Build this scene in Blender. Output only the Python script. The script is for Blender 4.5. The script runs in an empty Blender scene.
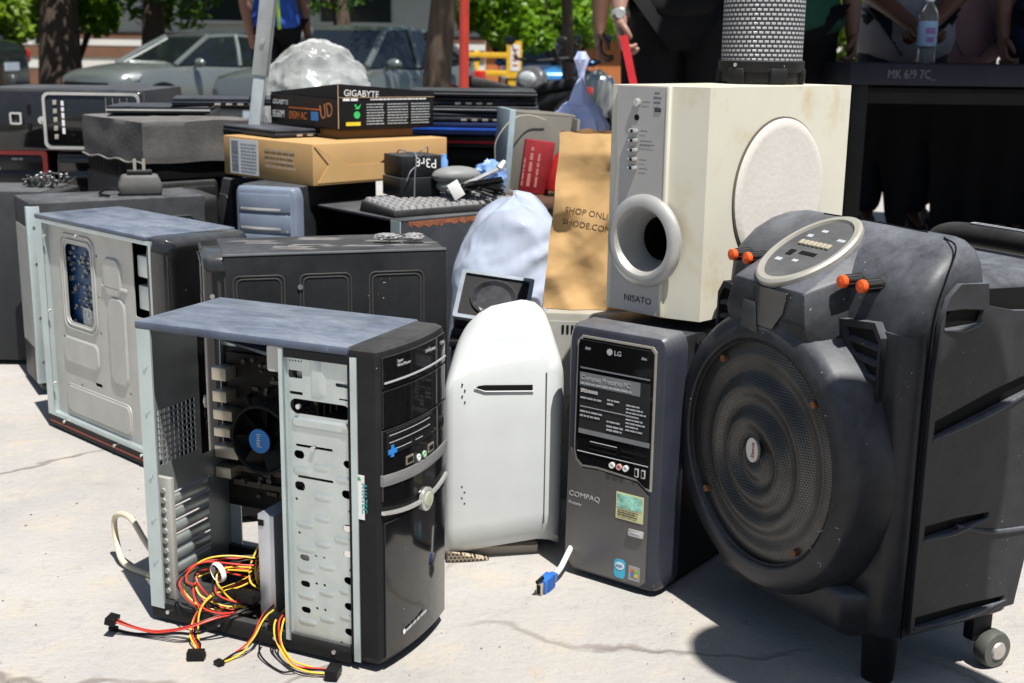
import bpy, bmesh, math, random
from mathutils import Vector, Matrix, noise
from mathutils.geometry import tessellate_polygon
R = math.radians
rnd = random.Random(7)
scene = bpy.context.scene
COL = scene.collection

# ------------------------------------------------------------------ materials
def _n(nt, t, **kw):
    n = nt.nodes.new(t)
    for k, v in kw.items():
        if k in n.inputs: n.inputs[k].default_value = v
        else: setattr(n, k, v)
    return n

def mat(name, col, rough=.5, metal=0.0, dust=0.0, dcol=(.34, .34, .33), up=0.0, var=.15, scale=14.0,
        bump=0.0, bscale=60.0, coat=0.0, specks=0.0, scol=(.55, .53, .5), trans=0.0, alpha=1.0, ior=1.45, spec=.5, emit=None, estr=1.0, stretch=None):
    m = bpy.data.materials.new(name); m.use_nodes = True
    nt = m.node_tree; L = nt.links
    b = nt.nodes['Principled BSDF']
    if max(col) < .04:
        dust *= .55; up *= .75; col = tuple(c * .7 for c in col)
        if rough > .25: spec *= .45
    b.inputs['Metallic'].default_value = metal
    b.inputs['Coat Weight'].default_value = coat
    b.inputs['Transmission Weight'].default_value = trans
    b.inputs['Alpha'].default_value = alpha
    b.inputs['IOR'].default_value = ior
    b.inputs['Specular IOR Level'].default_value = spec
    tc = _n(nt, 'ShaderNodeTexCoord')
    src = tc.outputs['Object']
    if stretch:
        mp = _n(nt, 'ShaderNodeMapping'); mp.inputs['Scale'].default_value = stretch
        L.new(src, mp.inputs['Vector']); src = mp.outputs['Vector']
    n1 = _n(nt, 'ShaderNodeTexNoise', Scale=scale, Detail=6.0, Roughness=.62); L.new(src, n1.inputs['Vector'])
    r1 = _n(nt, 'ShaderNodeMapRange'); r1.inputs['From Min'].default_value = .3; r1.inputs['From Max'].default_value = .7
    r1.inputs['To Min'].default_value = 1 - var; r1.inputs['To Max'].default_value = 1 + var
    L.new(n1.outputs['Fac'], r1.inputs['Value'])
    mx = _n(nt, 'ShaderNodeMix', data_type='RGBA', blend_type='MULTIPLY'); mx.inputs[0].default_value = 1
    mx.inputs[6].default_value = (*col, 1); L.new(r1.outputs['Result'], mx.inputs[7])
    out = mx.outputs[2]; ro = None
    if dust or up:
        n2 = _n(nt, 'ShaderNodeTexNoise', Scale=scale * .45, Detail=10.0, Roughness=.78, Distortion=.3); L.new(src, n2.inputs['Vector'])
        r2 = _n(nt, 'ShaderNodeMapRange'); r2.inputs['From Min'].default_value = .28; r2.inputs['From Max'].default_value = .84
        L.new(n2.outputs['Fac'], r2.inputs['Value'])
        g = _n(nt, 'ShaderNodeNewGeometry'); sp = _n(nt, 'ShaderNodeSeparateXYZ'); L.new(g.outputs['Normal'], sp.inputs[0])
        c = _n(nt, 'ShaderNodeMath', operation='MULTIPLY_ADD', use_clamp=True); c.inputs[1].default_value = up; c.inputs[2].default_value = dust
        mm = _n(nt, 'ShaderNodeMath', operation='MAXIMUM'); mm.inputs[1].default_value = 0; L.new(sp.outputs['Z'], mm.inputs[0]); L.new(mm.outputs[0], c.inputs[0])
        a = _n(nt, 'ShaderNodeMath', operation='MULTIPLY_ADD'); a.inputs[1].default_value = .92; a.inputs[2].default_value = .08; L.new(r2.outputs['Result'], a.inputs[0])
        f = _n(nt, 'ShaderNodeMath', operation='MULTIPLY', use_clamp=True); L.new(a.outputs[0], f.inputs[0]); L.new(c.outputs[0], f.inputs[1])
        m2 = _n(nt, 'ShaderNodeMix', data_type='RGBA'); L.new(f.outputs[0], m2.inputs[0]); L.new(out, m2.inputs[6]); m2.inputs[7].default_value = (*dcol, 1)
        out = m2.outputs[2]
        m3 = _n(nt, 'ShaderNodeMix', data_type='FLOAT'); L.new(f.outputs[0], m3.inputs[0]); m3.inputs[2].default_value = rough; m3.inputs[3].default_value = .85
        ro = m3.outputs[0]
    if specks:
        n4 = _n(nt, 'ShaderNodeTexNoise', Scale=240.0, Detail=3.0, Roughness=.6); L.new(tc.outputs['Object'], n4.inputs['Vector'])
        n5 = _n(nt, 'ShaderNodeTexNoise', Scale=9.0, Detail=2.0); L.new(tc.outputs['Object'], n5.inputs['Vector'])
        ad = _n(nt, 'ShaderNodeMath', operation='MULTIPLY_ADD'); ad.inputs[1].default_value = .35; L.new(n5.outputs['Fac'], ad.inputs[0]); L.new(n4.outputs['Fac'], ad.inputs[2])
        r4 = _n(nt, 'ShaderNodeMapRange'); r4.inputs['From Min'].default_value = 1.0 - .075 * specks; r4.inputs['From Max'].default_value = 1.04 - .075 * specks
        L.new(ad.outputs[0], r4.inputs['Value'])
        m4 = _n(nt, 'ShaderNodeMix', data_type='RGBA'); L.new(r4.outputs['Result'], m4.inputs[0]); L.new(out, m4.inputs[6]); m4.inputs[7].default_value = (*scol, 1)
        out = m4.outputs[2]
    L.new(out, b.inputs['Base Color'])
    if ro is None:
        r3 = _n(nt, 'ShaderNodeMapRange'); r3.inputs['To Min'].default_value = max(.02, rough - .12); r3.inputs['To Max'].default_value = min(1, rough + .12)
        L.new(n1.outputs['Fac'], r3.inputs['Value']); ro = r3.outputs['Result']
    L.new(ro, b.inputs['Roughness'])
    if bump:
        n3 = _n(nt, 'ShaderNodeTexNoise', Scale=bscale, Detail=5.0); L.new(src, n3.inputs['Vector'])
        bp = _n(nt, 'ShaderNodeBump', Strength=bump, Distance=.004); L.new(n3.outputs['Fac'], bp.inputs['Height']); L.new(bp.outputs[0], b.inputs['Normal'])
    if emit:
        b.inputs['Emission Color'].default_value = (*emit, 1); b.inputs['Emission Strength'].default_value = estr
    return m

def perforated(name, col, hole, sx, sy, axis='XZ', hr=.32, rough=.4, metal=.0, brick=True, dust=0.0, dash=None):
    """sheet with a regular pattern of small holes (dark) and a bump at their rims"""
    m = bpy.data.materials.new(name); m.use_nodes = True; nt = m.node_tree; L = nt.links; b = nt.nodes['Principled BSDF']
    tc = _n(nt, 'ShaderNodeTexCoord'); sp = _n(nt, 'ShaderNodeSeparateXYZ'); L.new(tc.outputs['UV' if axis == 'UV' else 'Object'], sp.inputs[0])
    A, B = {'XZ': ('X', 'Z'), 'YZ': ('Y', 'Z'), 'XY': ('X', 'Y'), 'UV': ('X', 'Y')}[axis]
    def M(op, a, bb=None, c=None):
        n = _n(nt, 'ShaderNodeMath', operation=op)
        for i, v in enumerate((a, bb, c)):
            if v is None: continue
            if isinstance(v, (int, float)): n.inputs[i].default_value = v
            else: L.new(v, n.inputs[i])
        return n.outputs[0]
    v = M('MULTIPLY', sp.outputs[B], sy); row = M('FLOOR', v)
    u = M('MULTIPLY', sp.outputs[A], sx)
    if brick: u = M('ADD', u, M('MULTIPLY', M('MODULO', M('ABSOLUTE', row), 2.0), .5))
    fu = M('SUBTRACT', M('FRACT', M('ADD', u, 1000.0)), .5); fv = M('SUBTRACT', M('FRACT', M('ADD', v, 1000.0)), .5)
    d = M('SQRT', M('ADD', M('MULTIPLY', fu, fu), M('MULTIPLY', fv, fv)))
    if dash: d = M('SUBTRACT', 2 * hr, M('MAXIMUM', M('MULTIPLY', M('ABSOLUTE', fu), dash[0]), M('MULTIPLY', M('ABSOLUTE', fv), dash[1])))
    r = _n(nt, 'ShaderNodeMapRange'); r.inputs['From Min'].default_value = hr - .05; r.inputs['From Max'].default_value = hr + .05; L.new(d, r.inputs['Value'])
    nz = _n(nt, 'ShaderNodeTexNoise', Scale=7.0, Detail=7.0, Roughness=.65); L.new(tc.outputs['Object'], nz.inputs['Vector'])
    rz = _n(nt, 'ShaderNodeMapRange'); rz.inputs['From Min'].default_value = .42; rz.inputs['From Max'].default_value = .75; rz.inputs['To Max'].default_value = dust
    L.new(nz.outputs['Fac'], rz.inputs['Value'])
    md = _n(nt, 'ShaderNodeMix', data_type='RGBA'); md.inputs[6].default_value = (*col, 1); md.inputs[7].default_value = (.36, .33, .29, 1); L.new(rz.outputs['Result'], md.inputs[0])
    mx = _n(nt, 'ShaderNodeMix', data_type='RGBA'); mx.inputs[6].default_value = (*hole, 1); L.new(md.outputs[2], mx.inputs[7]); L.new(r.outputs['Result'], mx.inputs[0])
    L.new(mx.outputs[2], b.inputs['Base Color'])
    mm = M('MULTIPLY', r.outputs['Result'], metal); L.new(mm, b.inputs['Metallic']); b.inputs['Roughness'].default_value = rough
    bp = _n(nt, 'ShaderNodeBump', Strength=.6, Distance=.002); L.new(r.outputs['Result'], bp.inputs['Height']); L.new(bp.outputs[0], b.inputs['Normal'])
    return m

# ------------------------------------------------------------------ mesh builder
def axes(o, ux, uy):
    ux = Vector(ux).normalized(); uy = Vector(uy).normalized(); uz = ux.cross(uy)
    m = Matrix((ux, uy, uz)).transposed().to_4x4(); m.translation = Vector(o); return m
FRONT = lambda o: axes(o, (1, 0, 0), (0, 0, 1))      # faces -y
RIGHT = lambda o: axes(o, (0, 1, 0), (0, 0, 1))      # faces +x
LEFT = lambda o: axes(o, (0, -1, 0), (0, 0, 1))      # faces -x
TOP = lambda o, a=0: axes(o, (math.cos(a), math.sin(a), 0), (-math.sin(a), math.cos(a), 0))

def rr(x0, y0, x1, y1, r, n=4):
    r = min(r, abs(x1 - x0) / 2.001, abs(y1 - y0) / 2.001); o = []
    for cx, cy, a0 in ((x1 - r, y1 - r, 0), (x0 + r, y1 - r, 90), (x0 + r, y0 + r, 180), (x1 - r, y0 + r, 270)):
        for i in range(n + 1):
            a = R(a0 + 90 * i / n); o.append((cx + r * math.cos(a), cy + r * math.sin(a)))
    return o
def ell(cx, cy, rx, ry=None, n=20, a=0):
    ry = ry or rx; o = []
    for i in range(n):
        t = 2 * math.pi * i / n; x, y = rx * math.cos(t), ry * math.sin(t)
        o.append((cx + x * math.cos(a) - y * math.sin(a), cy + x * math.sin(a) + y * math.cos(a)))
    return o
def spline(pts, n=8):
    P = [Vector(p) for p in pts]; P = [P[0] * 2 - P[1]] + P + [P[-1] * 2 - P[-2]]; o = []
    for i in range(1, len(P) - 2):
        a, b, c, d = P[i - 1:i + 3]
        for k in range(n):
            t = k / n
            o.append(.5 * ((2 * b) + (c - a) * t + (2 * a - 5 * b + 4 * c - d) * t * t + (3 * b - a - 3 * c + d) * t ** 3))
    o.append(P[-2]); return o

class MB:
    def __init__(s): s.v = []; s.f = []; s.m = []; s.k = 0
    def mi(s, k): s.k = k; return s
    def add(s, vs, fs, M=None):
        o = len(s.v)
        for p in vs:
            p = Vector(p); s.v.append(M @ p if M is not None else p)
        for f in fs: s.f.append([o + i for i in f]); s.m.append(s.k)
        return s
    def bm(s, bm, M=None):
        bm.verts.index_update()
        s.add([v.co.copy() for v in bm.verts], [[v.index for v in f.verts] for f in bm.faces], M); bm.free(); return s
    def box(s, x0, x1, y0, y1, z0, z1, b=0.0, seg=2, M=None):
        bm = bmesh.new(); bmesh.ops.create_cube(bm, size=1)
        for v in bm.verts: v.co = Vector(((x0 + x1) / 2 + v.co.x * (x1 - x0), (y0 + y1) / 2 + v.co.y * (y1 - y0), (z0 + z1) / 2 + v.co.z * (z1 - z0)))
        if b: bmesh.ops.bevel(bm, geom=list(bm.edges), offset=b, segments=seg, profile=.5, affect='EDGES', clamp_overlap=True)
        return s.bm(bm, M)
    def hull(s, pts, b=0.0, seg=2, M=None):
        bm = bmesh.new()
        for p in pts: bm.verts.new(p)
        r = bmesh.ops.convex_hull(bm, input=list(bm.verts))
        bmesh.ops.delete(bm, geom=[v for v in bm.verts if not v.link_faces], context='VERTS')
        bmesh.ops.dissolve_limit(bm, angle_limit=R(2), verts=list(bm.verts), edges=list(bm.edges))
        if b: bmesh.ops.bevel(bm, geom=list(bm.edges), offset=b, segments=seg, profile=.5, affect='EDGES', clamp_overlap=True)
        return s.bm(bm, M)
    def cyl(s, p0, p1, r0, r1=None, n=16, cap=True, M=None):
        p0, p1 = Vector(p0), Vector(p1); r1 = r0 if r1 is None else r1
        d = (p1 - p0).normalized(); a = d.orthogonal().normalized(); c = d.cross(a); vs = []
        for p, r in ((p0, r0), (p1, r1)):
            for i in range(n):
                t = 2 * math.pi * i / n; vs.append(p + (a * math.cos(t) + c * math.sin(t)) * r)
        fs = [[i, (i + 1) % n, n + (i + 1) % n, n + i] for i in range(n)]
        if cap: fs += [list(range(n))[::-1], list(range(n, 2 * n))]
        return s.add(vs, fs, M)
    def tube(s, pts, r, n=8, cap=True, M=None):
        P = [Vector(p) for p in pts]; k = len(P); rad = r if isinstance(r, (list, tuple)) else [r] * k
        vs = []; a = None
        for i, p in enumerate(P):
            d = (P[min(i + 1, k - 1)] - P[max(i - 1, 0)])
            d = d.normalized() if d.length > 1e-9 else Vector((0, 0, 1))
            a = d.orthogonal().normalized() if a is None else (a - d * a.dot(d)).normalized()
            c = d.cross(a)
            for j in range(n):
                t = 2 * math.pi * j / n; vs.append(p + (a * math.cos(t) + c * math.sin(t)) * rad[i])
        fs = []
        for i in range(k - 1):
            for j in range(n): fs.append([i * n + j, i * n + (j + 1) % n, (i + 1) * n + (j + 1) % n, (i + 1) * n + j])
        if cap: fs += [list(range(n))[::-1], [(k - 1) * n + j for j in range(n)]]
        return s.add(vs, fs, M)
    def lathe(s, prof, n=32, M=None, cap0=True, cap1=True):
        vs = []
        for r, z in prof:
            for i in range(n):
                t = 2 * math.pi * i / n; vs.append((r * math.cos(t), r * math.sin(t), z))
        fs = []
        for k in range(len(prof) - 1):
            for i in range(n): fs.append([k * n + i, k * n + (i + 1) % n, (k + 1) * n + (i + 1) % n, (k + 1) * n + i])
        if cap0 and prof[0][0] > 1e-5: fs.append(list(range(n))[::-1])
        if cap1 and prof[-1][0] > 1e-5: fs.append([(len(prof) - 1) * n + i for i in range(n)])
        return s.add(vs, fs, M)
    def loft(s, rings, cap=True, M=None):
        n = len(rings[0]); vs = [p for r in rings for p in r]; fs = []
        for k in range(len(rings) - 1):
            for i in range(n): fs.append([k * n + i, k * n + (i + 1) % n, (k + 1) * n + (i + 1) % n, (k + 1) * n + i])
        if cap: fs += [list(range(n))[::-1], [(len(rings) - 1) * n + i for i in range(n)]]
        return s.add(vs, fs, M)
    def plate(s, out, holes, t, M=None):
        def ccw(l):
            l = list(l); return l if sum(a[0] * b[1] - b[0] * a[1] for a, b in zip(l, l[1:] + l[:1])) > 0 else l[::-1]
        loops = [ccw(l) for l in [out] + list(holes)]; flat = [p for l in loops for p in l]
        tri = tessellate_polygon([[Vector((x, y, 0)) for x, y in l] for l in loops]); n = len(flat)
        vs = [(x, y, t) for x, y in flat] + [(x, y, 0) for x, y in flat]
        fs = [list(f) for f in tri] + [[n + i for i in f][::-1] for f in tri]; o = 0
        for l in loops:
            k = len(l)
            for i in range(k): fs.append([o + i, o + (i + 1) % k, n + o + (i + 1) % k, n + o + i])
            o += k
        return s.add(vs, fs, M)
    def pad(s, out, h, ins, M=None):
        """low pressed boss: outline at the sheet, smaller outline at height h"""
        cx = sum(p[0] for p in out) / len(out); cy = sum(p[1] for p in out) / len(out)
        ax = max(abs(p[0] - cx) for p in out); ay = max(abs(p[1] - cy) for p in out)
        inn = [(cx + (x - cx) * (1 - ins / ax), cy + (y - cy) * (1 - ins / ay)) for x, y in out]
        n = len(out); vs = [(x, y, 0) for x, y in out] + [(x, y, h) for x, y in inn]
        fs = [[i, (i + 1) % n, n + (i + 1) % n, n + i] for i in range(n)] + [list(range(n, 2 * n))]
        return s.add(vs, fs, M)
    def groove(s, out, r, M=None):
        P = [Vector((x, y, 0)) for x, y in out]; return s.tube(P + [P[0], P[1]], r, 6, False, M)
    def ball(s, c, rx, ry=None, rz=None, n=16, m=10, M=None):
        ry = ry or rx; rz = rz or rx; vs = []; fs = []
        for k in range(m + 1):
            ph = math.pi * k / m
            for i in range(n):
                t = 2 * math.pi * i / n
                vs.append((c[0] + rx * math.sin(ph) * math.cos(t), c[1] + ry * math.sin(ph) * math.sin(t), c[2] + rz * math.cos(ph)))
        for k in range(m):
            for i in range(n): fs.append([k * n + i, (k + 1) * n + i, (k + 1) * n + (i + 1) % n, k * n + (i + 1) % n])
        return s.add(vs, fs, M)
    def build(s, name, mats, parent=None, label=None, smooth=32, recalc=True, weld=False):
        me = bpy.data.meshes.new(name); me.from_pydata([tuple(v) for v in s.v], [], s.f)
        for mm in (mats if isinstance(mats, (list, tuple)) else [mats]): me.materials.append(mm)
        me.polygons.foreach_set('material_index', s.m)
        if recalc:
            bm = bmesh.new(); bm.from_mesh(me)
            if weld: bmesh.ops.remove_doubles(bm, verts=list(bm.verts), dist=1e-5)
            bmesh.ops.recalc_face_normals(bm, faces=list(bm.faces)); bm.to_mesh(me); bm.free()
        if smooth:
            me.polygons.foreach_set('use_smooth', [True] * len(me.polygons)); me.set_sharp_from_angle(angle=R(smooth))
        o = bpy.data.objects.new(name, me); COL.objects.link(o); o.parent = parent
        if label: o['label'] = label
        return o

def tag(o, label=None, cat=None, group=None, kind=None):
    for k, v in (('label', label), ('category', cat), ('group', group), ('kind', kind)):
        if v: o[k] = v
    return o
def thing(name, label, cat, loc=(0, 0, 0), rz=0, group=None, rx=0, ry=0):
    o = bpy.data.objects.new(name, None); COL.objects.link(o); o.empty_display_size = .1
    o.location = loc; o.rotation_euler = (R(rx), R(ry), R(rz)); return tag(o, label, cat, group)
def copy_tree(o, parent=None):
    c = o.copy(); COL.objects.link(c); c.parent = parent
    for ch in list(o.children): copy_tree(ch, c)
    return c
def text(name, s, size, M, mt, parent=None, align='LEFT', thick=.0002, sx=1.0):
    cu = bpy.data.curves.new(name, 'FONT'); cu.body = s; cu.size = size; cu.align_x = align; cu.extrude = thick; cu.resolution_u = 3
    tmp = bpy.data.objects.new('tmp', cu); COL.objects.link(tmp)
    dg = bpy.context.evaluated_depsgraph_get(); dg.update()
    me = bpy.data.meshes.new_from_object(tmp.evaluated_get(dg)); me.name = name
    bpy.data.objects.remove(tmp); bpy.data.curves.remove(cu)
    me.transform(M @ Matrix.Diagonal((sx, 1, 1, 1))); me.materials.clear(); me.materials.append(mt)
    o = bpy.data.objects.new(name, me); COL.objects.link(o); o.parent = parent; return o
def join(name, objs, parent):
    """several text meshes of one sticker or panel into one lettering mesh"""
    mb = MB(); mats = []
    for o in objs:
        mt = o.data.materials[0]
        if mt not in mats: mats.append(mt)
        mb.mi(mats.index(mt)).add([v.co.copy() for v in o.data.vertices], [list(p.vertices) for p in o.data.polygons])
        me = o.data; bpy.data.objects.remove(o); bpy.data.meshes.remove(me)
    return mb.build(name, mats, parent, smooth=0, recalc=False)

# ------------------------------------------------------------------ shared materials
DUST = (.36, .36, .36)
M = {}
M['black'] = mat('black_plastic', (.012, .012, .013), .42, dust=.06, up=.35, spec=.35, dcol=DUST, specks=.9)
M['gloss'] = mat('gloss_black', (.006, .006, .007), .10, dust=.025, up=.4, dcol=DUST, coat=.6, specks=1.1)
M['case'] = mat('black_painted_steel', (.012, .013, .015), .38, spec=.4, dust=.04, up=.5, dcol=(.30, .31, .33), specks=.8)
M['sky_topdust'] = mat('dusty_sky_tinted_sheet', (.040, .058, .10), .28, dust=.18, up=.62, dcol=(.34, .37, .41), specks=1.05, scale=30, var=.35, stretch=(1.5, .6, 1))  # real dust, plus blue sky reflection painted into base and dust colours
M['steel'] = mat('galvanised_steel', (.60, .66, .65), .42, metal=.75, dust=.12, up=.25, dcol=(.42, .41, .38), var=.1, scale=22)
M['steel2'] = mat('dull_grey_steel', (.50, .50, .47), .5, metal=.45, dust=.15, up=.3, dcol=(.40, .38, .35), var=.08)
M['steelflange'] = mat('bright_cut_steel', (.55, .64, .64), .38, metal=.6, dust=.1, var=.1)
M['dark'] = mat('dark_inside', (.008, .008, .008), .7)
M['pcb'] = mat('dark_circuit_board', (.02, .018, .014), .45, var=.5, scale=60)
M['pcbblue'] = mat('blue_circuit_board', (.015, .06, .16), .4, var=.3, scale=50)
M['chrome'] = mat('silver_plastic', (.62, .62, .60), .3, metal=.6)
M['white'] = mat('white_print', (.75, .75, .73), .6, var=.03)
M['greyprint'] = mat('grey_print', (.42, .43, .45), .6, var=.05)
M['label'] = mat('white_label', (.72, .73, .72), .55, var=.06)
M['yellow'] = mat('yellow_wire', (.78, .50, .04), .4, var=.05)
M['red'] = mat('red_wire', (.62, .05, .03), .4, var=.05)
M['bwire'] = mat('black_wire', (.012, .012, .012), .4)
M['owire'] = mat('orange_wire', (.75, .16, .03), .4)
M['rubber'] = mat('rubber', (.015, .015, .016), .75, dust=.15, up=.4, dcol=DUST)
M['orange'] = mat('orange_plastic', (.80, .10, .015), .4)
M['screw'] = mat('screw_steel', (.7, .7, .68), .3, metal=.9)
M['tan'] = mat('tin_can_metal', (.62, .56, .45), .35, metal=.7)
M['blue'] = mat('blue_plastic', (.02, .14, .52), .4, dust=.05, dcol=DUST)
M['fanblue'] = mat('blue_sticker', (.03, .22, .62), .4)

def lines(name, rows, Mx, mt, parent):
    """unreadably small print: rows of word-like dashes (x, y, width, height)"""
    mb = MB()
    for x, y, w, h in rows:
        e = x + w
        while x < e - h:
            d = min(rnd.uniform(1.2, 4.5) * h, e - x); mb.box(x, x + d, y, y + h, 0, .0002, M=Mx); x += d + h * .55
    return mb.build(name, mt, parent, smooth=0, recalc=False)

from mathutils.bvhtree import BVHTree
def bvh_of(o): return BVHTree.FromPolygons([v.co.copy() for v in o.data.vertices], [list(p.vertices) for p in o.data.polygons])
def cut(objs, mb):
    """subtract a closed shape from meshes (boolean, applied)"""
    c = mb.build('cutter', [], None, smooth=0)
    for o in objs:
        c.parent = o.parent; md = o.modifiers.new('b', 'BOOLEAN'); md.object = c; md.operation = 'DIFFERENCE'; md.solver = 'EXACT'
    bpy.context.view_layer.update(); dg = bpy.context.evaluated_depsgraph_get(); dg.update()
    for o in objs:
        me = bpy.data.meshes.new_from_object(o.evaluated_get(dg)); me.name = o.data.name; o.modifiers.clear(); o.data = me
    bpy.data.objects.remove(c)
# ================================================================== setting: plaza slab, lot below it
def concrete():
    m = bpy.data.materials.new('worn_concrete'); m.use_nodes = True; nt = m.node_tree; L = nt.links; b = nt.nodes['Principled BSDF']
    tc = _n(nt, 'ShaderNodeTexCoord')
    def noise_(sc, det=6, ro=.6, dist=0): n = _n(nt, 'ShaderNodeTexNoise', Scale=sc, Detail=det, Roughness=ro, Distortion=dist); L.new(tc.outputs['Object'], n.inputs['Vector']); return n.outputs['Fac']
    def ramp(f, a, c): r = _n(nt, 'ShaderNodeMapRange'); r.inputs['From Min'].default_value = a; r.inputs['From Max'].default_value = c; L.new(f, r.inputs['Value']); return r.outputs['Result']
    def mix(f, A, B, bl='MIX'):
        x = _n(nt, 'ShaderNodeMix', data_type='RGBA', blend_type=bl)
        for i, v in ((0, f), (6, A), (7, B)):
            if isinstance(v, (tuple, float, int)): x.inputs[i].default_value = v if not isinstance(v, tuple) else (*v, 1)
            else: L.new(v, x.inputs[i])
        return x.outputs[2]
    c = mix(ramp(noise_(2.2), .35, .65), (.35, .338, .322), (.44, .422, .40))
    c = mix(ramp(noise_(9, 8, .7), .50, .68), c, (.45, .41, .35))
    tanp = _n(nt, 'ShaderNodeMath', operation='MULTIPLY'); L.new(ramp(noise_(5.5, 9, .72, .5), .60, .74), tanp.inputs[0]); tanp.inputs[1].default_value = .6
    c = mix(tanp.outputs[0], c, (.44, .34, .24))
    gr = _n(nt, 'ShaderNodeMath', operation='MULTIPLY'); L.new(ramp(noise_(26, 8, .75), .55, .75), gr.inputs[0]); gr.inputs[1].default_value = .65
    c = mix(gr.outputs[0], c, (.25, .245, .24))
    st = _n(nt, 'ShaderNodeMath', operation='MULTIPLY'); L.new(ramp(noise_(1.1, 7, .68, .8), .52, .72), st.inputs[0]); st.inputs[1].default_value = .55
    c = mix(st.outputs[0], c, (.27, .262, .25))
    sp = _n(nt, 'ShaderNodeMath', operation='MULTIPLY'); L.new(ramp(noise_(240, 2, .5), .66, .74), sp.inputs[0]); sp.inputs[1].default_value = .75
    c = mix(sp.outputs[0], c, (.16, .155, .15))
    # thin wandering cracks
    wn = _n(nt, 'ShaderNodeTexNoise', Scale=3.0, Detail=5.0); L.new(tc.outputs['Object'], wn.inputs['Vector'])
    wv = _n(nt, 'ShaderNodeVectorMath', operation='MULTIPLY_ADD'); wv.inputs[1].default_value = (.35, .35, .35); L.new(wn.outputs['Color'], wv.inputs[0]); L.new(tc.outputs['Object'], wv.inputs[2])
    vo = _n(nt, 'ShaderNodeTexVoronoi', feature='DISTANCE_TO_EDGE', Scale=1.05); L.new(wv.outputs[0], vo.inputs['Vector'])
    r = _n(nt, 'ShaderNodeMapRange'); r.inputs['From Min'].default_value = .002; r.inputs['From Max'].default_value = .010; r.inputs['To Min'].default_value = 1; r.inputs['To Max'].default_value = 0; L.new(vo.outputs['Distance'], r.inputs['Value'])
    cr = _n(nt, 'ShaderNodeMath', operation='MULTIPLY'); L.new(r.outputs['Result'], cr.inputs[0]); L.new(ramp(noise_(1.7, 3), .42, .54), cr.inputs[1])
    ck = _n(nt, 'ShaderNodeMath', operation='MULTIPLY'); L.new(cr.outputs[0], ck.inputs[0]); ck.inputs[1].default_value = .85
    c = mix(ck.outputs[0], c, (.20, .17, .15))
    L.new(c, b.inputs['Base Color']); b.inputs['Roughness'].default_value = .9
    h = _n(nt, 'ShaderNodeMath', operation='ADD'); L.new(noise_(70, 8, .7), h.inputs[0]); L.new(noise_(7, 4), h.inputs[1])
    h2 = _n(nt, 'ShaderNodeMath', operation='MULTIPLY_ADD'); L.new(cr.outputs[0], h2.inputs[0]); h2.inputs[1].default_value = -.8; L.new(h.outputs[0], h2.inputs[2])
    bp = _n(nt, 'ShaderNodeBump', Strength=.6, Distance=.008); L.new(h2.outputs[0], bp.inputs['Height']); L.new(bp.outputs[0], b.inputs['Normal'])
    return m
mb = MB(); mb.box(-14, 14, -5, 9.6, -.5, 0, 0)
o = mb.build('pavement', concrete(), smooth=0); o['kind'] = 'structure'
gr_ = random.Random(41); mb = MB()
for _ in range(420):
    y = 1.35 + 2.0 * gr_.random() ** 1.3; x = gr_.uniform(-.55, .55) * y; r = gr_.uniform(.0006, .0022)
    mb.hull([(x + gr_.uniform(-r, r), y + gr_.uniform(-r, r), gr_.uniform(0, r * 1.3)) for _k in range(7)] + [(x, y, 0)])
o = mb.build('grit', mat('grit_stone', (.22, .20, .18), .9, var=.6, scale=30), smooth=0, recalc=False); o['kind'] = 'stuff'
mb = MB(); mb.box(-14, 14, 9.6, 9.8, -.5, .003); o = mb.build('kerb', mat('kerb_stone', (.36, .35, .33), .8, var=.2, scale=6), smooth=0); o['kind'] = 'structure'
mb = MB(); mb.add([(-250, 9.8, -.5), (250, 9.8, -.5), (250, 400, -.5), (-250, 400, -.5)], [[0, 1, 2, 3]]); mb.add([(-250, -250, -.504), (250, -250, -.504), (250, 9.8, -.504), (-250, 9.8, -.504)], [[0, 1, 2, 3]])
o = mb.build('car_park_ground', mat('lot_asphalt', (.085, .082, .078), .85, var=.3, scale=1.5), smooth=0, recalc=False); o['kind'] = 'structure'

# ------------------------------------------------------------------ far buildings
WL = mat('cream_wall', (.74, .71, .62), .8, var=.1, scale=1.2); BR = mat('brown_band', (.20, .10, .06), .7, var=.2, scale=2); WH = mat('white_wall', (.75, .73, .68), .8, var=.08, scale=1)
b1 = thing('low_building', 'long low cream building with brown bands far behind the parked cars', 'building', (-11, 33, -.5))
mb = MB(); mb.box(-14, 10.2, 0, 8, 0, 3.4); mb.build('wall', WL, b1)
mb = MB()
for z, h in ((.25, .35), (.95, .25), (1.42, .16)): mb.box(-14, 10.2, -.06, 0, z, z + h)
mb.build('brown_band', BR, b1)
mb = MB()
for z in (.66, 1.24): mb.box(-14, 10.2, -.05, 0, z, z + .2)
mb.build('white_band', WH, b1)
mb = MB(); mb.box(-14.5, 10.6, -.8, 8.4, 3.4, 3.65); mb.build('roof', BR, b1)
for k in range(6):
    mb = MB(); mb.box(-12 + 3.6 * k, -10.2 + 3.6 * k, -.04, 0, 1.9, 2.9); w = mb.build('window', mat('dark_window', (.03, .035, .04), .1), b1)
    mb = MB(); mb.box(-12.08 + 3.6 * k, -10.12 + 3.6 * k, -.09, 0, 1.82, 1.9); mb.build('sill', WH, w)
b2 = thing('shop_front', 'orange timber shop front with yellow posts beyond the motorbikes', 'shop', (.6, 34, -.5))
OR = mat('orange_timber', (.50, .17, .05), .6, var=.25, scale=2, stretch=(6, 1, .4))
mb = MB(); mb.box(-2.6, 3.4, 0, 5, 0, 3.2); mb.build('wall', OR, b2)
YP = mat('yellow_paint', (.72, .42, .03), .5)
for x in (-2.55, -2.0, -1.5, .9, 3.3):
    mb = MB(); mb.box(x - .07, x + .07, -.16, -.02, 0, 3.0); mb.build('post', YP, b2)
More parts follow.
